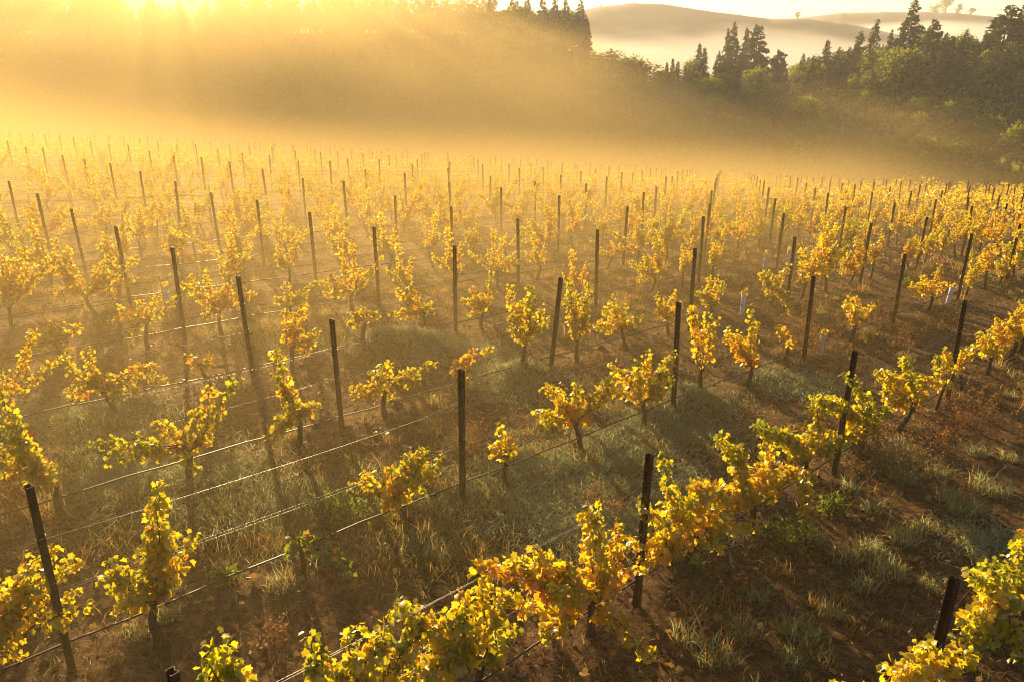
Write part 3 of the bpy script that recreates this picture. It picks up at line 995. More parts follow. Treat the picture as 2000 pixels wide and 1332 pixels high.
def plant(kind, x, y, ztop, label, group, var=None, width=1.0, zbase=None):
    L = PROTO[kind]
    v = int(rng_t.integers(0, len(L))) if var is None else var
    name, fn, h = L[v]
    if (kind, v) not in BUILT:
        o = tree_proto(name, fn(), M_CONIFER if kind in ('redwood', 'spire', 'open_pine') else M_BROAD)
        BUILT[(kind, v)] = o
    else:
        o = copy_tree(BUILT[(kind, v)])
    zb = float(terrain(x, y)) if zbase is None else zbase
    s = max(1.5, ztop - zb) / h
    o.location = (x, y, zb)
    o.rotation_euler = (0, 0, rng_t.uniform(0, 6.28))
    sw = s * width * rng_t.uniform(0.9, 1.1)
    o.scale = (sw, sw, s)
    cat = {'redwood': 'conifer', 'spire': 'conifer', 'open_pine': 'pine tree', 'broad': 'tree', 'shrub': 'shrub'}[kind]
    return tag(o, label, cat, group)


def at(az_deg, d):
    return d * math.sin(R(az_deg)), d * math.cos(R(az_deg))


# trees that stand out against the fog: azimuth in degrees, distance, height of the top in metres, kind, variant, width, label
SKYLINE = [(24.64, 238, 11.4, 'redwood', 0, 1.0, 'tallest dark redwood on the right hill, rising above the frame of trees'),
           (22.73, 245, 6.6, 'redwood', 1, 0.95, 'tall pointed conifer left of the tallest redwood'),
           (21.9, 243, 3.8, 'redwood', 2, 0.9, 'dense conifer two trees left of the tallest redwood'),
           (23.61, 240, 4.1, 'redwood', 1, 0.8, 'slim conifer close at the left foot of the tallest redwood'),
           (25.89, 246, 6.3, 'open_pine', 1, 0.8, 'thin see-through conifer just right of the tallest redwood'),
           (26.6, 244, 3.4, 'redwood', 2, 1.0, 'bushy conifer right of the thin see-through one'),
           (27.63, 248, 4.2, 'redwood', 2, 1.0, 'broad dark conifer on the right part of the skyline'),
           (28.65, 246, 3.9, 'redwood', 1, 1.1, 'rounded conifer left of the tree with open tiers'),
           (29.6, 243, 9.5, 'open_pine', 1, 1.2, 'conifer with open flat tiers near the right edge'),
           (29.09, 247, 5.6, 'redwood', 0, 1.1, 'dense conifer under the left side of the open-tiered tree'),
           (30.27, 240, 9.6, 'redwood', 0, 1.0, 'big dark conifer cut off by the right edge'),
           (20.77, 246, -0.3, 'redwood', 1, 0.9, 'conifer at the rising left end of the right wood'),
           (20.07, 247, 1.2, 'spire', 0, 1.2, 'thin pointed conifer standing left of the dense group on the right hill'),
           (19.34, 246, -2.6, 'redwood', 2, 0.9, 'low conifer left of the thin pointed one'),
           (18.72, 244, -2.2, 'redwood', 0, 1.0, 'leafy conifer at the left start of the right wood'),
           (18.03, 242, -4.8, 'broad', 0, 0.8, 'pale green round tree beside the small separate pine'),
           (17.28, 240, -1.4, 'open_pine', 0, 0.9, 'small separate round-topped pine in the middle of the skyline'),
           (15.81, 243, 5.1, 'spire', 1, 1.3, 'tall pointed conifer, right one of the middle group'),
           (15.14, 247, 4.2, 'spire', 0, 0.8, 'thin spire between the two tall conifers of the middle group'),
           (14.35, 243, 5.6, 'redwood', 0, 1.0, 'tall broad conifer, left one of the middle group'),
           (14.0, 246, 4.3, 'redwood', 1, 0.8, 'conifer close against the left tall one of the middle group'),
           (13.52, 243, -1.5, 'redwood', 2, 0.8, 'low conifer at the left foot of the middle group'),
           (14.98, 238, -2.2, 'redwood', 2, 1.1, 'dark low conifer in front of the middle group'),
           (16.42, 239, -2.8, 'redwood', 2, 1.0, 'dark low conifer at the right foot of the middle group'),
           (12.26, 245, 0.2, 'spire', 0, 1.0, 'narrow spire left of the middle group'),
           (12.6, 246, -0.9, 'spire', 1, 0.8, 'second narrow spire close to the right of the first'),
           (11.84, 243, -3.4, 'broad', 1, 0.8, 'round dark tree below the narrow spires'),
           (10.63, 246, -3.9, 'spire', 0, 0.9, 'tiny spire where the two hills meet'),
           (10.97, 246, -4.6, 'spire', 1, 0.8, 'second tiny spire where the two hills meet'),
           (10.25, 246, -4.9, 'spire', 1, 0.8, 'tiny leftmost spire where the two hills meet'),
           (11.49, 244, -5.6, 'redwood', 2, 0.8, 'low dark conifer right of the tiny spires'),
           (8.13, 256, -3.4, 'shrub', 0, 1.2, 'scrubby bush on the left hill just above the saddle'),
           (8.88, 254, -5.0, 'shrub', 0, 1.8, 'rounded bush at the end of the left hill'),
           (6.95, 258, -3.5, 'shrub', 1, 1.8, 'bush on the falling edge of the left hill'),
           (6.1, 260, -2.1, 'shrub', 0, 1.8, 'bush right below the big edge tree of the left hill'),
           (4.49, 262, 11.8, 'redwood', 0, 1.05, 'big conifer at the clear right edge of the left wood'),
           (4.88, 264, 7.6, 'redwood', 2, 0.75, 'bushy conifer leaning out right of the big edge conifer'),
           (3.52, 266, 13.1, 'redwood', 1, 1.0, 'conifer left of the big edge conifer, top out of the frame'),
           (2.82, 268, 13.7, 'redwood', 0, 1.0, 'dark conifer third from the clear edge of the left wood'),
           (2.0, 270, 12.9, 'redwood', 2, 1.0, 'dark conifer fourth from the clear edge of the left wood'),
           (1.0, 272, 14.1, 'redwood', 1, 1.1, 'dark conifer fifth from the clear edge of the left wood'),
           (0.0, 274, 12.7, 'redwood', 2, 1.1, 'conifer with sky gaps in the left wood')]
for az_, d_, zt_, k_, v_, w_, lab in SKYLINE:
    plant(k_, *at(az_, d_), zt_, lab, 'trees on the skyline', v_, w_)
# the wood on the right hill
ORDW = 'trees covering the right hillside'
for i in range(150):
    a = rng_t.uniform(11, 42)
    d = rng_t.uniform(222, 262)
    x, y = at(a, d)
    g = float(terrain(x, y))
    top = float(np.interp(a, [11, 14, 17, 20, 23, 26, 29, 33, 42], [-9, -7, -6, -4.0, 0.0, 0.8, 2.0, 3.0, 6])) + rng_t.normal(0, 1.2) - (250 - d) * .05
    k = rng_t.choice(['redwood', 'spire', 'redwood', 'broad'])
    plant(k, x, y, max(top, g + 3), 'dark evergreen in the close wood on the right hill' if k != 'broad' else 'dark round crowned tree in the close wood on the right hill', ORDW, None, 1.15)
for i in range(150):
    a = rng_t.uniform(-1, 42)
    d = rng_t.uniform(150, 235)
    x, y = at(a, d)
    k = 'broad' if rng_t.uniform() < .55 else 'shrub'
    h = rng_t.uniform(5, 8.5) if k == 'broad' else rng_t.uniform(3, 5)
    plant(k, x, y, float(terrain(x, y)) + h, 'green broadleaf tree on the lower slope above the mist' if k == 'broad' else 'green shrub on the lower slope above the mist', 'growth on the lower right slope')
# the taller wood on the left, veiled by the glare
for i in range(120):
    a = rng_t.uniform(-44, 4)
    d = rng_t.uniform(225, 312)
    x, y = at(a, d)
    g = float(terrain(x, y))
    f = (d - 225) / 87
    gap = -24 < a < -17.5
    top = g + (rng_t.uniform(9, 13) if f > .5 else rng_t.uniform(7, 11))
    cap = 9.5 if gap else 15.5
    k = rng_t.choice(['redwood', 'broad', 'spire', 'broad'])
    plant(k, x, y, min(top, cap), 'tall tree veiled in golden glare on the left hill' if k == 'broad' else 'tall conifer veiled in golden glare on the left hill', 'trees in the glare on the left hill', None, 1.25)
for i in range(76):
    a = -44 + i * 43.2 / 76 + rng_t.normal(0, .25)
    d = rng_t.uniform(296, 312)
    x, y = at(a, d)
    gap = -23.3 < a < -18.2
    top = rng_t.uniform(8.2, 12.2) + 0.45 * abs(a + 20.6) if gap else rng_t.uniform(14.2, 16.2)
    plant('redwood', x, y, top, 'low conifer in the bright gap below the sun' if gap else 'tall conifer on the ridge of the left hill, dissolved in golden glare', 'ridge trees in the glare on the left hill', None, 1.7)
for i in range(26):  # fill trees added to stop sun streaks between the edge conifers
    a = rng_t.uniform(-2.5, 3.7)
    x, y = at(a, rng_t.uniform(268, 286))
    plant(rng_t.choice(['redwood', 'broad']), x, y, rng_t.uniform(6.5, 9.5) - max(0, a - 3) * 2.2, 'crowded tree added to the left wood to block light rays', 'trees added to the left wood to block light rays', None, 1.5)
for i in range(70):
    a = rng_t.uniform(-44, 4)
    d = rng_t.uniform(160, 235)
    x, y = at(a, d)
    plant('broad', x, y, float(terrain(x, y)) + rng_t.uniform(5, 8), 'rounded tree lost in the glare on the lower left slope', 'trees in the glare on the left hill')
# undergrowth closing the floor of the woods
umb = MB()
n = 34000
a = np.radians(rng_t.uniform(-44, 44, n))
d = 140 + rng_t.uniform(0, 1, n) * np.where(a < 0.05, 182, 132)
x, y = d * np.sin(a), d * np.cos(a)
scatter(umb, np.column_stack([x, y, terrain(x, y) + rng_t.uniform(0, 1.6, n) * np.where((a < 0.05) & (d > 280), 3.2, 1)]), rng_t.normal(0, 1, (n, 3)) + (0, 0, 1), rng_t.normal(0, 1, (n, 3)), rng_t.uniform(0.5, 1.3, n), rng_t.uniform(0, .8, n), SIMPLE_V, SIMPLE_F)
tag(umb.build('undergrowth', M_BROAD), 'low dark undergrowth below the hillside trees', 'undergrowth', kind='stuff')
# specks of trees on the far hills
for a, d, zb, h, w, lab in [(5.75, 850, 18.0, 4.6, 1.0, 'lone small tree on the left crest of the far hill'), (18.1, 850, 8.8, 6.5, 1.1, 'dark tree at the right end of the far hill'),
                            
                            
                            (26.3, 1180, 15.0, 19, 1.0, 'big pale tree of the clump fading in fog on the faint hill'), (25.7, 1180, 15.5, 13, 1.2, 'left pale tree of the clump fading in fog on the faint hill'),
                            (27.0, 1180, 14.0, 13.5, 1.1, 'right pale tree of the clump fading in fog on the faint hill'), (27.7, 1180, 13.0, 9, 1.1, 'smallest pale tree at the right of the clump on the faint hill')]:
    x, y = at(a, d)
    plant('broad', x, y, zb + h, lab, 'trees on the far hills', None, w, zb)
# ------------------------------------------------------------------ grass, weeds and fallen leaves between the rows
MAT = [(1.02, 9.31, 1.5), (2.46, 11.59, 1.2), (0.38, 10.49, 1.0), (-1.02, 15.02, 1.2), (-1.87, 15.24, 1.2), (0.19, 13.41, 1.1), (-6.67, 11.12, 1.3), (-4.86, 9.58, 1.2), (0.65, 8.76, 1.0), (3.03, 12.73, 1.0), (1.67, 10.59, 1.2), (-4.04, 9.22, 1.0), (5.89, 10.94, 0.7), (6.13, 8.28, 0.8), (5.33, 14.27, 1.0), (1.68, 9.09, 1.0)]
GRASS = [(-3.27, 8.88, 1.0), (-2.39, 9.34, 0.9), (-0.9, 7.97, 0.9), (-3.85, 8.7, 0.8), (-2.79, 8.54, 0.8), (-0.67, 9.06, 0.8), (-2.54, 8.08, 0.6), (-1.63, 9.26, 1.0), (-4.58, 9.76, 0.8), (-5.86, 9.52, 1.0), (-4.18, 16.32, 1.2), (-5.34, 15.79, 1.0), (-5.76, 10.84, 1), (-4.23, 8.09, 0.7)]
TUSS = [(4.0, 8.15, 0.35), (4.37, 7.85, 0.35), (6.8, 10.02, 0.45), (6.02, 9.66, 0.3), (2.95, 6.68, 0.35), (2.0, 6.26, 0.35), (2.36, 6.65, 0.3), (3.75, 8.48, 0.2), (4.8, 9.29, 0.25), (4.87, 8.55, 0.3), (5.25, 8.81, 0.25), (6.1, 9.39, 0.35), (4.37, 8.28, 0.3), (3.4, 7.04, 0.22), (2.72, 6.29, 0.25), (1.76, 6.55, 0.25), (4.75, 9.87, 0.2), (6.28, 10.46, 0.25), (7.32, 11.23, 0.25), (5.65, 10.24, 0.3), (7.72, 11.08, 0.25), (2.7, 7.28, 0.2), (-0.77, 7.87, 0.3), (-1.1, 8.16, 0.3), (-3.66, 7.11, 0.25), (-2.48, 7.17, 0.25), (-3.64, 6.3, 0.2), (-3.46, 6.61, 0.2), (-1.68, 8.73, 0.25), (3.99, 7.53, 0.25), (4.78, 7.58, 0.25), (5.8, 8.59, 0.25)]
DRY = [(6.23, 16.33, 0.35), (6.56, 16.02, 0.4), (9.11, 18.82, 0.5), (7.66, 17.7, 0.4), (7.63, 12.27, 0.45), (8.27, 12.77, 0.4), (5.25, 10.54, 0.5), (5.23, 11.26, 0.4), (5.73, 10.92, 0.4), (-0.3, 10.44, 0.4), (-0.54, 10.75, 0.3), (6.64, 17.55, 0.5), (1.14, 9.05, 0.15), (1.39, 8.93, 0.1), (-6.12, 8.55, 0.4), (-6.38, 8.78, 0.3), (-2.27, 6.22, 0.08), (5.96, 10.42, 0.4), (7.03, 11.6, 0.3), (8.8, 17.04, 0.5), (10.51, 18.55, 0.4), (4.92, 7.29, 0.25)]
WEED = [(-2.07, 8.57, 0.3), (-3.11, 7.24, 0.15), (3.47, 8.4, 0.3), (-2.3, 8.94, 0.2), (2.03, 7.72, 0.15), (12.27, 24.17, 0.2), (4.27, 9.26, 0.2)]
rng_g = np.random.default_rng(4)


def blades(mb, base, height, width, lean, hue, curl=0.5):
    """three-part tapering blades"""
    n = len(base)
    a = rng_g.uniform(0, 2 * np.pi, n)
    d = np.column_stack([np.cos(a), np.sin(a), np.zeros(n)])
    s = np.column_stack([-np.sin(a), np.cos(a), np.zeros(n)])
    b2 = rng_g.uniform(0, 2 * np.pi, n)
    s = np.column_stack([np.cos(b2), np.sin(b2), np.zeros(n)])
    up = np.array([0, 0, 1.0])
    h, w, l = height[:, None], width[:, None], lean[:, None]
    p1 = base + up * h * 0.55 + d * h * l * 0.45
    p2 = base + up * h * (1.0 - curl * l * 0.45) + d * h * l * 1.25
    V = np.stack([base - s * w, base + s * w, p1 - s * w * 0.75, p1 + s * w * 0.75, p2], 1)
    F = np.array([[0, 1, 3], [0, 3, 2], [2, 3, 4]])
    mb.add(V.reshape(-1, 3), (np.arange(n)[:, None, None] * 5 + F[None]).reshape(-1, 3), np.repeat(np.clip(hue, 0, 1), 3))


def place(x, y):
    return np.column_stack([x, y, ground(x, y) - 0.01])


gmb = MB()
# tussocks seen one by one in the foreground, then many at random
tus = [(x, y, r * 0.8, 0.09) for x, y, r in TUSS]
n_rand = 2200
rad = np.sqrt(rng_g.uniform(4.5 ** 2, 34 ** 2, n_rand))
az = rng_g.uniform(-0.72, 0.72, n_rand)
for x, y in zip(rad * np.sin(az), rad * np.cos(az)):
    if fbm(np.array(x * .35), np.array(y * .35), 50, 2) > rng_g.uniform(-0.12, 0.22):
        tus.append((x, y, rng_g.uniform(0.08, 0.24), 0.62 if fbm(np.array(x * .2), np.array(y * .2), 60, 2) > -0.05 else 0.25))
for x, y, r, hue in tus:
    d = math.hypot(x, y)
    n = int((150 if hue < 0.1 else 75) * (r / 0.25) ** 1.3 * min(1, 14 / d)) + 8
    ang, q = rng_g.uniform(0, 2 * np.pi, n), r * 0.75 * np.sqrt(rng_g.uniform(0, 1, n))
    hh = rng_g.uniform(0.5, 1.15, n) * (0.14 + 0.30 * r)
    hu = rng_g.normal(hue, 0.13, n) + (rng_g.uniform(0, 1, n) < 0.28) * 0.5
    blades(gmb, place(x + q * np.cos(ang), y + q * np.sin(ang)), hh, np.full(n, 0.0035 + 0.00022 * d), np.abs(rng_g.normal(0.55, 0.35, n)), hu)
    if r > 0.2 and rng_g.uniform() < 0.6:       # dry seed stalks
        k = 9
        blades(gmb, place(x + rng_g.normal(0, r * .4, k), y + rng_g.normal(0, r * .4, k)), rng_g.uniform(0.3, 0.6, k), np.full(k, 0.0035 + .0002 * d), np.abs(rng_g.normal(0.3, 0.2, k)), rng_g.normal(0.75, 0.08, k))
# broad patches of longer grass
for x, y, r in GRASS:
    n = int(1500 * r * r)
    px_, py_ = x + rng_g.normal(0, r * .55, n), y + rng_g.normal(0, r * .45, n)
    hu = 0.24 + 1.1 * fbm(px_ * 2, py_ * 2, 70, 2) + rng_g.normal(0, 0.14, n) + (rng_g.uniform(0, 1, n) < 0.2) * 0.35
    blades(gmb, place(px_, py_), rng_g.uniform(0.06, 0.22, n), np.full(n, 0.005), np.abs(rng_g.normal(0.6, 0.4, n)), hu)
# a short thin sward and flattened straw everywhere near
n = 30000
rad = 4.0 + 34 * rng_g.uniform(0, 1, n) ** 1.25
az = rng_g.uniform(-0.74, 0.74, n)
x, y = rad * np.sin(az), rad * np.cos(az)
keep = fbm(x * .7, y * .7, 80, 3) + 0.12 > rng_g.uniform(-0.2, 0.3, n)
x, y, rad = x[keep], y[keep], rad[keep]
hu = 0.54 + 1.2 * fbm(x * .45, y * .45, 90, 2) + rng_g.normal(0, 0.15, len(x))
blades(gmb, place(x, y), rng_g.uniform(0.04, 0.16, len(x)), 0.003 + 0.00028 * rad, np.abs(rng_g.normal(0.9, 0.5, len(x))), hu, 0.9)
n = 42000
rad = 4.0 + 24 * rng_g.uniform(0, 1, n)
az = rng_g.uniform(-0.74, 0.74, n)
x, y = rad * np.sin(az), rad * np.cos(az)
blades(gmb, place(x, y) + (0, 0, 0.02), rng_g.uniform(0.03, 0.09, n), 0.0025 + 0.0002 * rad, rng_g.uniform(1.5, 4.0, n), rng_g.normal(0.80, 0.16, n), 1.0)
# coarse grass further down the field
n = 36000
rad = 30 + 62 * rng_g.uniform(0, 1, n) ** 1.2
az = rng_g.uniform(-0.66, 0.66, n)
x, y = rad * np.sin(az), rad * np.cos(az)
keep = fbm(x * .3, y * .3, 95, 3) > rng_g.uniform(-0.3, 0.3, n)
x, y, rad = x[keep], y[keep], rad[keep]
blades(gmb, place(x, y), rng_g.uniform(0.08, 0.28, len(x)), 0.012 + 0.0004 * rad, np.abs(rng_g.normal(0.8, 0.4, len(x))), rng_g.normal(0.6, 0.2, len(x)), 0.8)
tag(gmb.build('grass', M_GRASS), 'dry and dewy grass growing between the vine rows', 'grass', kind='stuff')

# frosty grey-green creeping weed lying in mats
cmb = MB()
for x, y, r in MAT:
    n = int(2600 * r * r)
    px_, py_ = x + rng_g.normal(0, r * .55, n), y + rng_g.normal(0, r * .45, n)
    keep = fbm(px_ * 2.2, py_ * 2.2, 120, 2) > rng_g.uniform(-0.35, 0.15, n)
    px_, py_ = px_[keep], py_[keep]
    B = place(px_, py_) + np.column_stack([np.zeros((len(px_), 2)), rng_g.uniform(0, 0.05, len(px_))])
    blades(cmb, B, rng_g.uniform(0.06, 0.16, len(px_)), np.full(len(px_), 0.0055), rng_g.uniform(0.4, 1.7, len(px_)), rng_g.normal(0.05, 0.1, len(px_)), 0.9)
    k = int(170 * r * r)      # trailing runners
    for _ in range(k):
        a = rng_g.uniform(0, 6.28)
        sx, sy = x + rng_g.normal(0, r * .5), y + rng_g.normal(0, r * .42)
        t_ = np.linspace(0, 1, 6)
        L = rng_g.uniform(0.25, 0.6)
        rx = sx + L * t_ * math.cos(a) + 0.04 * np.sin(t_ * 7 + a)
        ry = sy + L * t_ * math.sin(a) + 0.04 * np.cos(t_ * 6 + a)
        rz = ground(rx, ry) + 0.03 + 0.05 * np.sin(t_ * 3.1)
        Pr = np.column_stack([rx, ry, rz])
        sv = np.column_stack([-np.sin(a) * np.ones(6), np.cos(a) * np.ones(6), np.zeros(6)]) * 0.007
        V = np.stack([Pr - sv, Pr + sv], 1).reshape(-1, 3)
        F = np.array([[2 * i, 2 * i + 1, 2 * i + 3, 2 * i + 2] for i in range(5)])
        cmb.add(V, F, float(np.clip(rng_g.normal(0.06, 0.08), 0, 1)))
tag(cmb.build('creeping_weed', M_GRASS), 'frosty grey green creeping weed matted over the ground', 'ground cover', kind='stuff')

# tall dry reddish weeds
dmb = MB()
for x, y, r in DRY:
    n = int(10 + 45 * r)
    for _ in range(n):
        bx, by = x + rng_g.normal(0, r * .5), y + rng_g.normal(0, r * .5)
        h = rng_g.uniform(0.25, 0.72) * (0.6 + r)
        z = gz(bx, by)
        lx, ly = rng_g.normal(0, 0.12, 2)
        s = np.linspace(0, 1, 5)
        P = np.column_stack([bx + lx * s * s, by + ly * s * s, z + h * s])
        hu = rng_g.uniform(0, 1)
        tube(dmb, P, np.linspace(0.004, 0.002, 5), 3, hu, False)
        m_ = 26
        i = rng_g.uniform(0.35, 1, m_)
        C = np.column_stack([np.interp(i, s, P[:, a]) for a in range(3)]) + rng_g.normal(0, 0.035, (m_, 3)) * (1.3 - i)[:, None] * 1.6
        scatter(dmb, C, rng_g.normal(0, 1, (m_, 3)) + (0, 0, 1), rng_g.normal(0, 1, (m_, 3)), rng_g.uniform(0.012, 0.034, m_), np.full(m_, hu), SIMPLE_V[[0, 1, 3, 5]], np.array([[0, 1, 2, 3]]))
tag(dmb.build('dry_weeds', M_DRYWEED), 'tall dry reddish weeds standing in the vine rows', 'weeds', kind='stuff')

# fallen vine leaves
lmb = MB()
n = 7500
rad = 4.2 + 26 * rng_g.uniform(0, 1, n) ** 1.1
az = rng_g.uniform(-0.72, 0.72, n)
x, y = rad * np.sin(az), rad * np.cos(az)
v = (x * E2[0] + y * E2[1] - V0) / ROW_W
dv = np.abs(v - np.round(v)) * ROW_W
keep = rng_g.uniform(0, 1, n) < np.clip(1.1 - dv * 0.6, 0.2, 1)
x, y = x[keep], y[keep]
n = len(x)
scatter(lmb, place(x, y) + np.column_stack([np.zeros((n, 2)), rng_g.uniform(0.015, 0.05, n)]), rng_g.normal(0, 1, (n, 3)) * (1, 1, .25), rng_g.normal(0, .35, (n, 3)) + (0, 0, 1), rng_g.uniform(0.05, 0.1, n), rng_g.uniform(0, 1, n))
tag(lmb.build('fallen_leaves', M_LITTER), 'brown curled vine leaves fallen on the soil', 'leaves', kind='stuff')

# crumbled clods of soil
sm = MB()
n = 9000
rad = 4.0 + 20 * rng_g.uniform(0, 1, n) ** 1.1
az = rng_g.uniform(-0.72, 0.72, n)
x, y = rad * np.sin(az), rad * np.cos(az)
keep = fbm(x * .6, y * .6, 140, 3) > rng_g.uniform(-0.2, 0.25, n)
x, y, rad = x[keep], y[keep], rad[keep]
n = len(x)
sz = rng_g.gamma(2.0, 0.0085, n) + 0.006
V = DROP_V[None] * sz[:, None, None] * rng_g.uniform(0.55, 1.35, (n, 6, 1)) + place(x, y)[:, None] + np.array([0, 0, 0.012])
sm.add(V.reshape(-1, 3), (np.arange(n)[:, None, None] * 6 + DROP_F[None]).reshape(-1, 3))
M_CLOD = solid('soil_clod', (0.05, 0.026, 0.012), (0.19, 0.11, 0.05), 3, 0.95, 0, 0, 0.1)
tag(sm.build('soil_clods', M_CLOD), 'crumbled clods of bare brown soil', 'soil', kind='stuff')

# green leafy weeds, each a plant of its own
WL = ['bright green feathery weed left of the centre post', 'small bright green weed standing alone in the left foreground', 'green leafy weed under the dense foreground row',
      'low green weed left of the bright feathery one', 'small green weed at the foot of a foreground vine', 'pale green weed among the far vines at right', 'green weed clump behind the foreground row on the right']
for i, (x, y, r) in enumerate(WEED):
    mb = MB()
    n = int(120 + 900 * r)
    C = rng_g.normal(0, 1, (n, 3)) * (r * .5, r * .5, r * .4)
    C[:, 2] = np.abs(C[:, 2]) * 1.1 + 0.03
    scatter(mb, C, C + rng_g.normal(0, .05, (n, 3)) + (0, 0, .1), rng_g.normal(0, 1, (n, 3)), rng_g.uniform(0.02, 0.055, n), rng_g.uniform(0, 1, n), SIMPLE_V, SIMPLE_F)
    root = empty('green_weed', (x, y, gz(x, y)))
    mb.build('leaves', M_WEED, root)
    mb = MB()
    for _ in range(7):
        e = rng_g.normal(0, r * .4, 2)
        tube(mb, [(0, 0, -0.03), (e[0] * .5, e[1] * .5, r * .3), (e[0], e[1], r * .6)], 0.004, 4)
    mb.build('stem', M_CANE, root)
    tag(root, WL[i], 'weed')
# ------------------------------------------------------------------ the air: thin haze everywhere, mist in the field and valley, fog sea behind
def box(name, x0, x1, y0, y1, z0, z1, mat):
    mb = MB()
    V = [(x, y, z) for z in (z0, z1) for y in (y0, y1) for x in (x0, x1)]
    mb.add(V, [(0, 2, 3, 1), (4, 5, 7, 6), (0, 1, 5, 4), (2, 6, 7, 3), (0, 4, 6, 2), (1, 3, 7, 5)])
    return mb.build(name, mat)


tag(box('haze', -1700, 1700, -1700, 1700, -120, 34, air('haze_air', 0.0003, (1.0, 0.97, 0.92), 0.4)),
    'thin golden morning haze filling the air', 'haze', kind='stuff')


def lens(name, xs, ys, top, bottom, mat, label):
    """closed body of mist between two height functions that meet at its rim"""
    X, Y = np.meshgrid(xs, ys, indexing='ij')
    T, B = top(X, Y), bottom(X, Y)
    T = np.maximum(T, B + 0.02)
    nx, ny = X.shape
    i = np.arange(nx - 1)[:, None] * ny
    j = np.arange(ny - 1)[None]
    q = np.stack([i + j, i + ny + j, i + ny + j + 1, i + j + 1], -1).reshape(-1, 4)
    N = nx * ny
    mb = MB()
    mb.add(np.vstack([np.stack([X, Y, T], -1).reshape(-1, 3), np.stack([X, Y, B], -1).reshape(-1, 3)]), np.vstack([q, q[:, ::-1] + N]))
    rim = ([(a, 0) for a in range(nx)] + [(nx - 1, b) for b in range(1, ny)] + [(a, ny - 1) for a in range(nx - 2, -1, -1)] + [(0, b) for b in range(ny - 2, 0, -1)])
    ids = np.array([a * ny + b for a, b in rim])
    nxt = np.roll(ids, -1)
    mb.f.append(np.stack([ids, ids + N, nxt + N, nxt], -1))
    mb.h.append(np.full(len(ids), 0.5))
    return tag(mb.build(name, mat, smooth=False), label, 'mist', kind='stuff')


def edge(X, Y, x0, x1, y0, y1, f):
    return smooth01((X - x0) / f) * smooth01((x1 - X) / f) * smooth01((Y - y0) / f) * smooth01((y1 - Y) / f)


MIST_SUN_TINT = (0.88, 0.67, 0.29)  # golden sunlight is put into the colour of the mist itself
MIST_G = 0.28
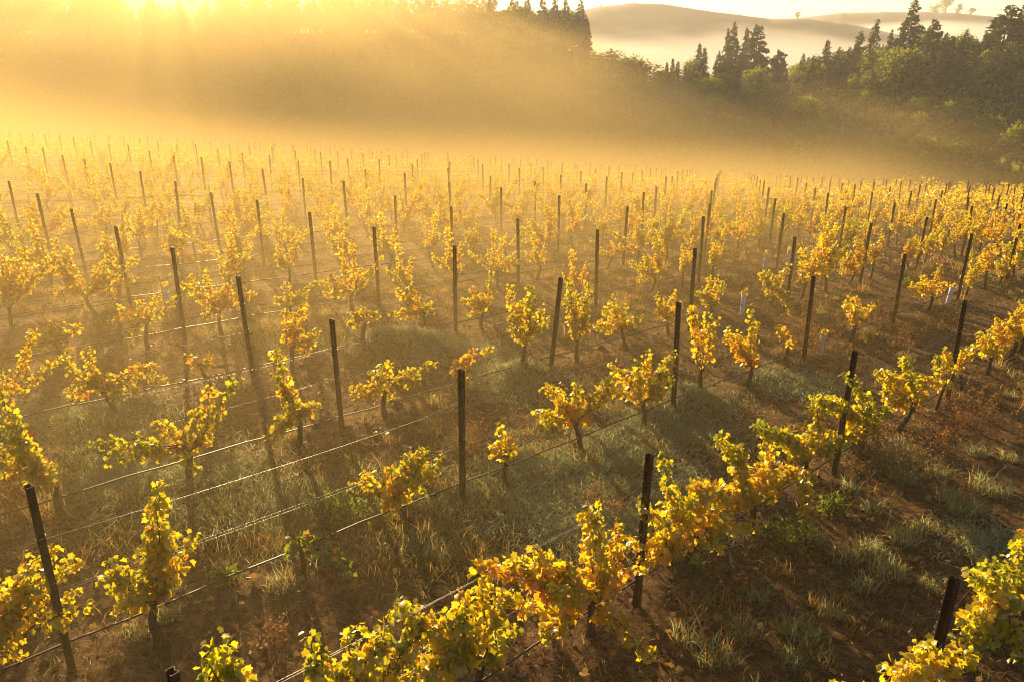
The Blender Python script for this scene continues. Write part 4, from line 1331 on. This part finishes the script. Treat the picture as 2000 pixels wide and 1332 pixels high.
# one body of drifting mist: low between the vines, thicker down the field towards the sun, deep and soft-topped in the valley
def valley_mist():
    m, t, out = new_mat('drifting_mist_air')
    v = t.nodes.new('ShaderNodeVolumePrincipled')
    v.inputs['Color'].default_value = (*MIST_SUN_TINT, 1)
    v.inputs['Anisotropy'].default_value = MIST_G
    g = t.nodes.new('ShaderNodeNewGeometry')
    sp = t.nodes.new('ShaderNodeSeparateXYZ')
    t.links.new(g.outputs['Position'], sp.inputs[0])
    x, y, z = sp.outputs

    def mapr(val, a, b, c, d, smooth=True):
        n = t.nodes.new('ShaderNodeMapRange')
        n.interpolation_type = 'SMOOTHSTEP' if smooth else 'LINEAR'
        for i, q in enumerate((a, b, c, d)):
            n.inputs[1 + i].default_value = q
        t.links.new(val, n.inputs[0])
        return n.outputs[0]

    def mul(a, b):
        return math_node(t, 'MULTIPLY', a, b)

    def add(a, b):
        return math_node(t, 'ADD', a, b)
    sc = t.nodes.new('ShaderNodeVectorMath')
    sc.operation = 'MULTIPLY'
    sc.inputs[1].default_value = (1 / 48, 1 / 60, 1 / 22)
    t.links.new(g.outputs['Position'], sc.inputs[0])
    n = t.nodes.new('ShaderNodeTexNoise')
    n.inputs['Scale'].default_value = 1.0
    n.inputs['Detail'].default_value = 2.0
    n.inputs['Roughness'].default_value = 0.5
    t.links.new(sc.outputs[0], n.inputs['Vector'])
    wob = math_node(t, 'SUBTRACT', n.outputs['Fac'], 0.5)
    # valley: the top of the mist climbs towards the sun and hugs the ground to the right
    zt = add(add(mapr(x, -40, 60, 13.0, -6.0), mul(mapr(x, -40, 75, 10.0, 0.0), mapr(y, 150, 210, 0.0, 1.0))), mul(wob, 20.0))
    h = mapr(math_node(t, 'SUBTRACT', zt, z), 0.0, 15.0, 0.0, 1.0)
    low = mul(mul(mapr(z, -6.0, -20.0, 0.0, 1.0), mapr(x, 30, 95, 1.0, 0.5)), mapr(x, -70, 0, 0.3, 1.0))
    body = add(mul(h, VALLEY_D[0]), mul(low, VALLEY_D[1]))
    valley = mul(mul(mul(body, mapr(n.outputs['Fac'], 0.34, 0.66, 0.45, 1.6)), mapr(y, 50, 100, 0.0, 1.0)), mapr(x, 32, 95, 1.0, 0.07))
    # field: height above the sloping ground; density on the left also imitates lens glare
    zg = add(mul(x, add(-0.0341, add(mul(x, 0.00014), mul(y, -0.00078)))), mul(y, add(-0.0435, mul(y, -0.00102))))
    hg = math_node(t, 'SUBTRACT', math_node(t, 'SUBTRACT', z, zg), mul(wob, 3.5))
    lean = math_node(t, 'SUBTRACT', x, mul(y, 0.6))
    fd = mul(mul(mapr(mul(hg, mapr(y, 42, 85, 1.0, 0.42)), 0.2, 4.4, 1.0, 0.0), mapr(y, 2, 22, 1.0, 1.0)), mul(mapr(lean, -19, 2, 1.0, 0.10), mul(mapr(y, 78, 125, 1.0, 0.0), mapr(y, 40, 70, 1.0, 0.62))))
    t.links.new(add(valley, mul(fd, FIELD_D)), v.inputs['Density'])
    t.links.new(v.outputs[0], out.inputs['Volume'])
    m.cycles.volume_step_rate = VSTEP
    xs, ys = np.arange(-260, 261, 10.0), np.concatenate([[2.0, 6.0], np.arange(10, 321, 10.0)])
    lens('mist', xs, ys, lambda X, Y: np.full_like(X, 30.0), lambda X, Y: terrain(X, Y) - 1.5, m, 'mist tinted with golden sunlight, drifting over the vineyard and up from the valley')


VSTEP = 0.35
VALLEY_D = (0.0100, 0.0024)
FIELD_D = 0.039
valley_mist()


# the sea of fog between the wooded ridge and the far hills, its top ragged and climbing the slopes
def fog_sea():
    m, t, out = new_mat('valley_fog_air')
    v = t.nodes.new('ShaderNodeVolumePrincipled')
    v.inputs['Color'].default_value = (1, 0.98, 0.96, 1)
    v.inputs['Anisotropy'].default_value = 0.1
    g = t.nodes.new('ShaderNodeNewGeometry')
    sp = t.nodes.new('ShaderNodeSeparateXYZ')
    t.links.new(g.outputs['Position'], sp.inputs[0])
    sc = t.nodes.new('ShaderNodeVectorMath')
    sc.operation = 'MULTIPLY'
    sc.inputs[1].default_value = (1 / 110, 1 / 170, 1 / 30)
    t.links.new(g.outputs['Position'], sc.inputs[0])
    n = t.nodes.new('ShaderNodeTexNoise')
    n.inputs['Scale'].default_value = 1.0
    n.inputs['Detail'].default_value = 3.0
    t.links.new(sc.outputs[0], n.inputs['Vector'])
    far = t.nodes.new('ShaderNodeMapRange')
    for i, q in enumerate((350, 800, -9.0, 4.5)):
        far.inputs[1 + i].default_value = q
    t.links.new(sp.outputs[1], far.inputs[0])
    zt = math_node(t, 'ADD', far.outputs[0], math_node(t, 'MULTIPLY', math_node(t, 'SUBTRACT', n.outputs['Fac'], 0.45), 34.0))
    h = t.nodes.new('ShaderNodeMapRange')
    h.interpolation_type = 'SMOOTHSTEP'
    for i, q in enumerate((0.0, 16.0, 0.0, 0.011)):
        h.inputs[1 + i].default_value = q
    t.links.new(math_node(t, 'SUBTRACT', zt, sp.outputs[2]), h.inputs[0])
    t.links.new(h.outputs[0], v.inputs['Density'])
    t.links.new(v.outputs[0], out.inputs['Volume'])
    m.cycles.volume_step_rate = 0.25
    tag(box('fog', -700, 1000, 330, 1585, -100, 22, m), 'white morning fog filling the valley before the far hills', 'fog', kind='stuff')


fog_sea()
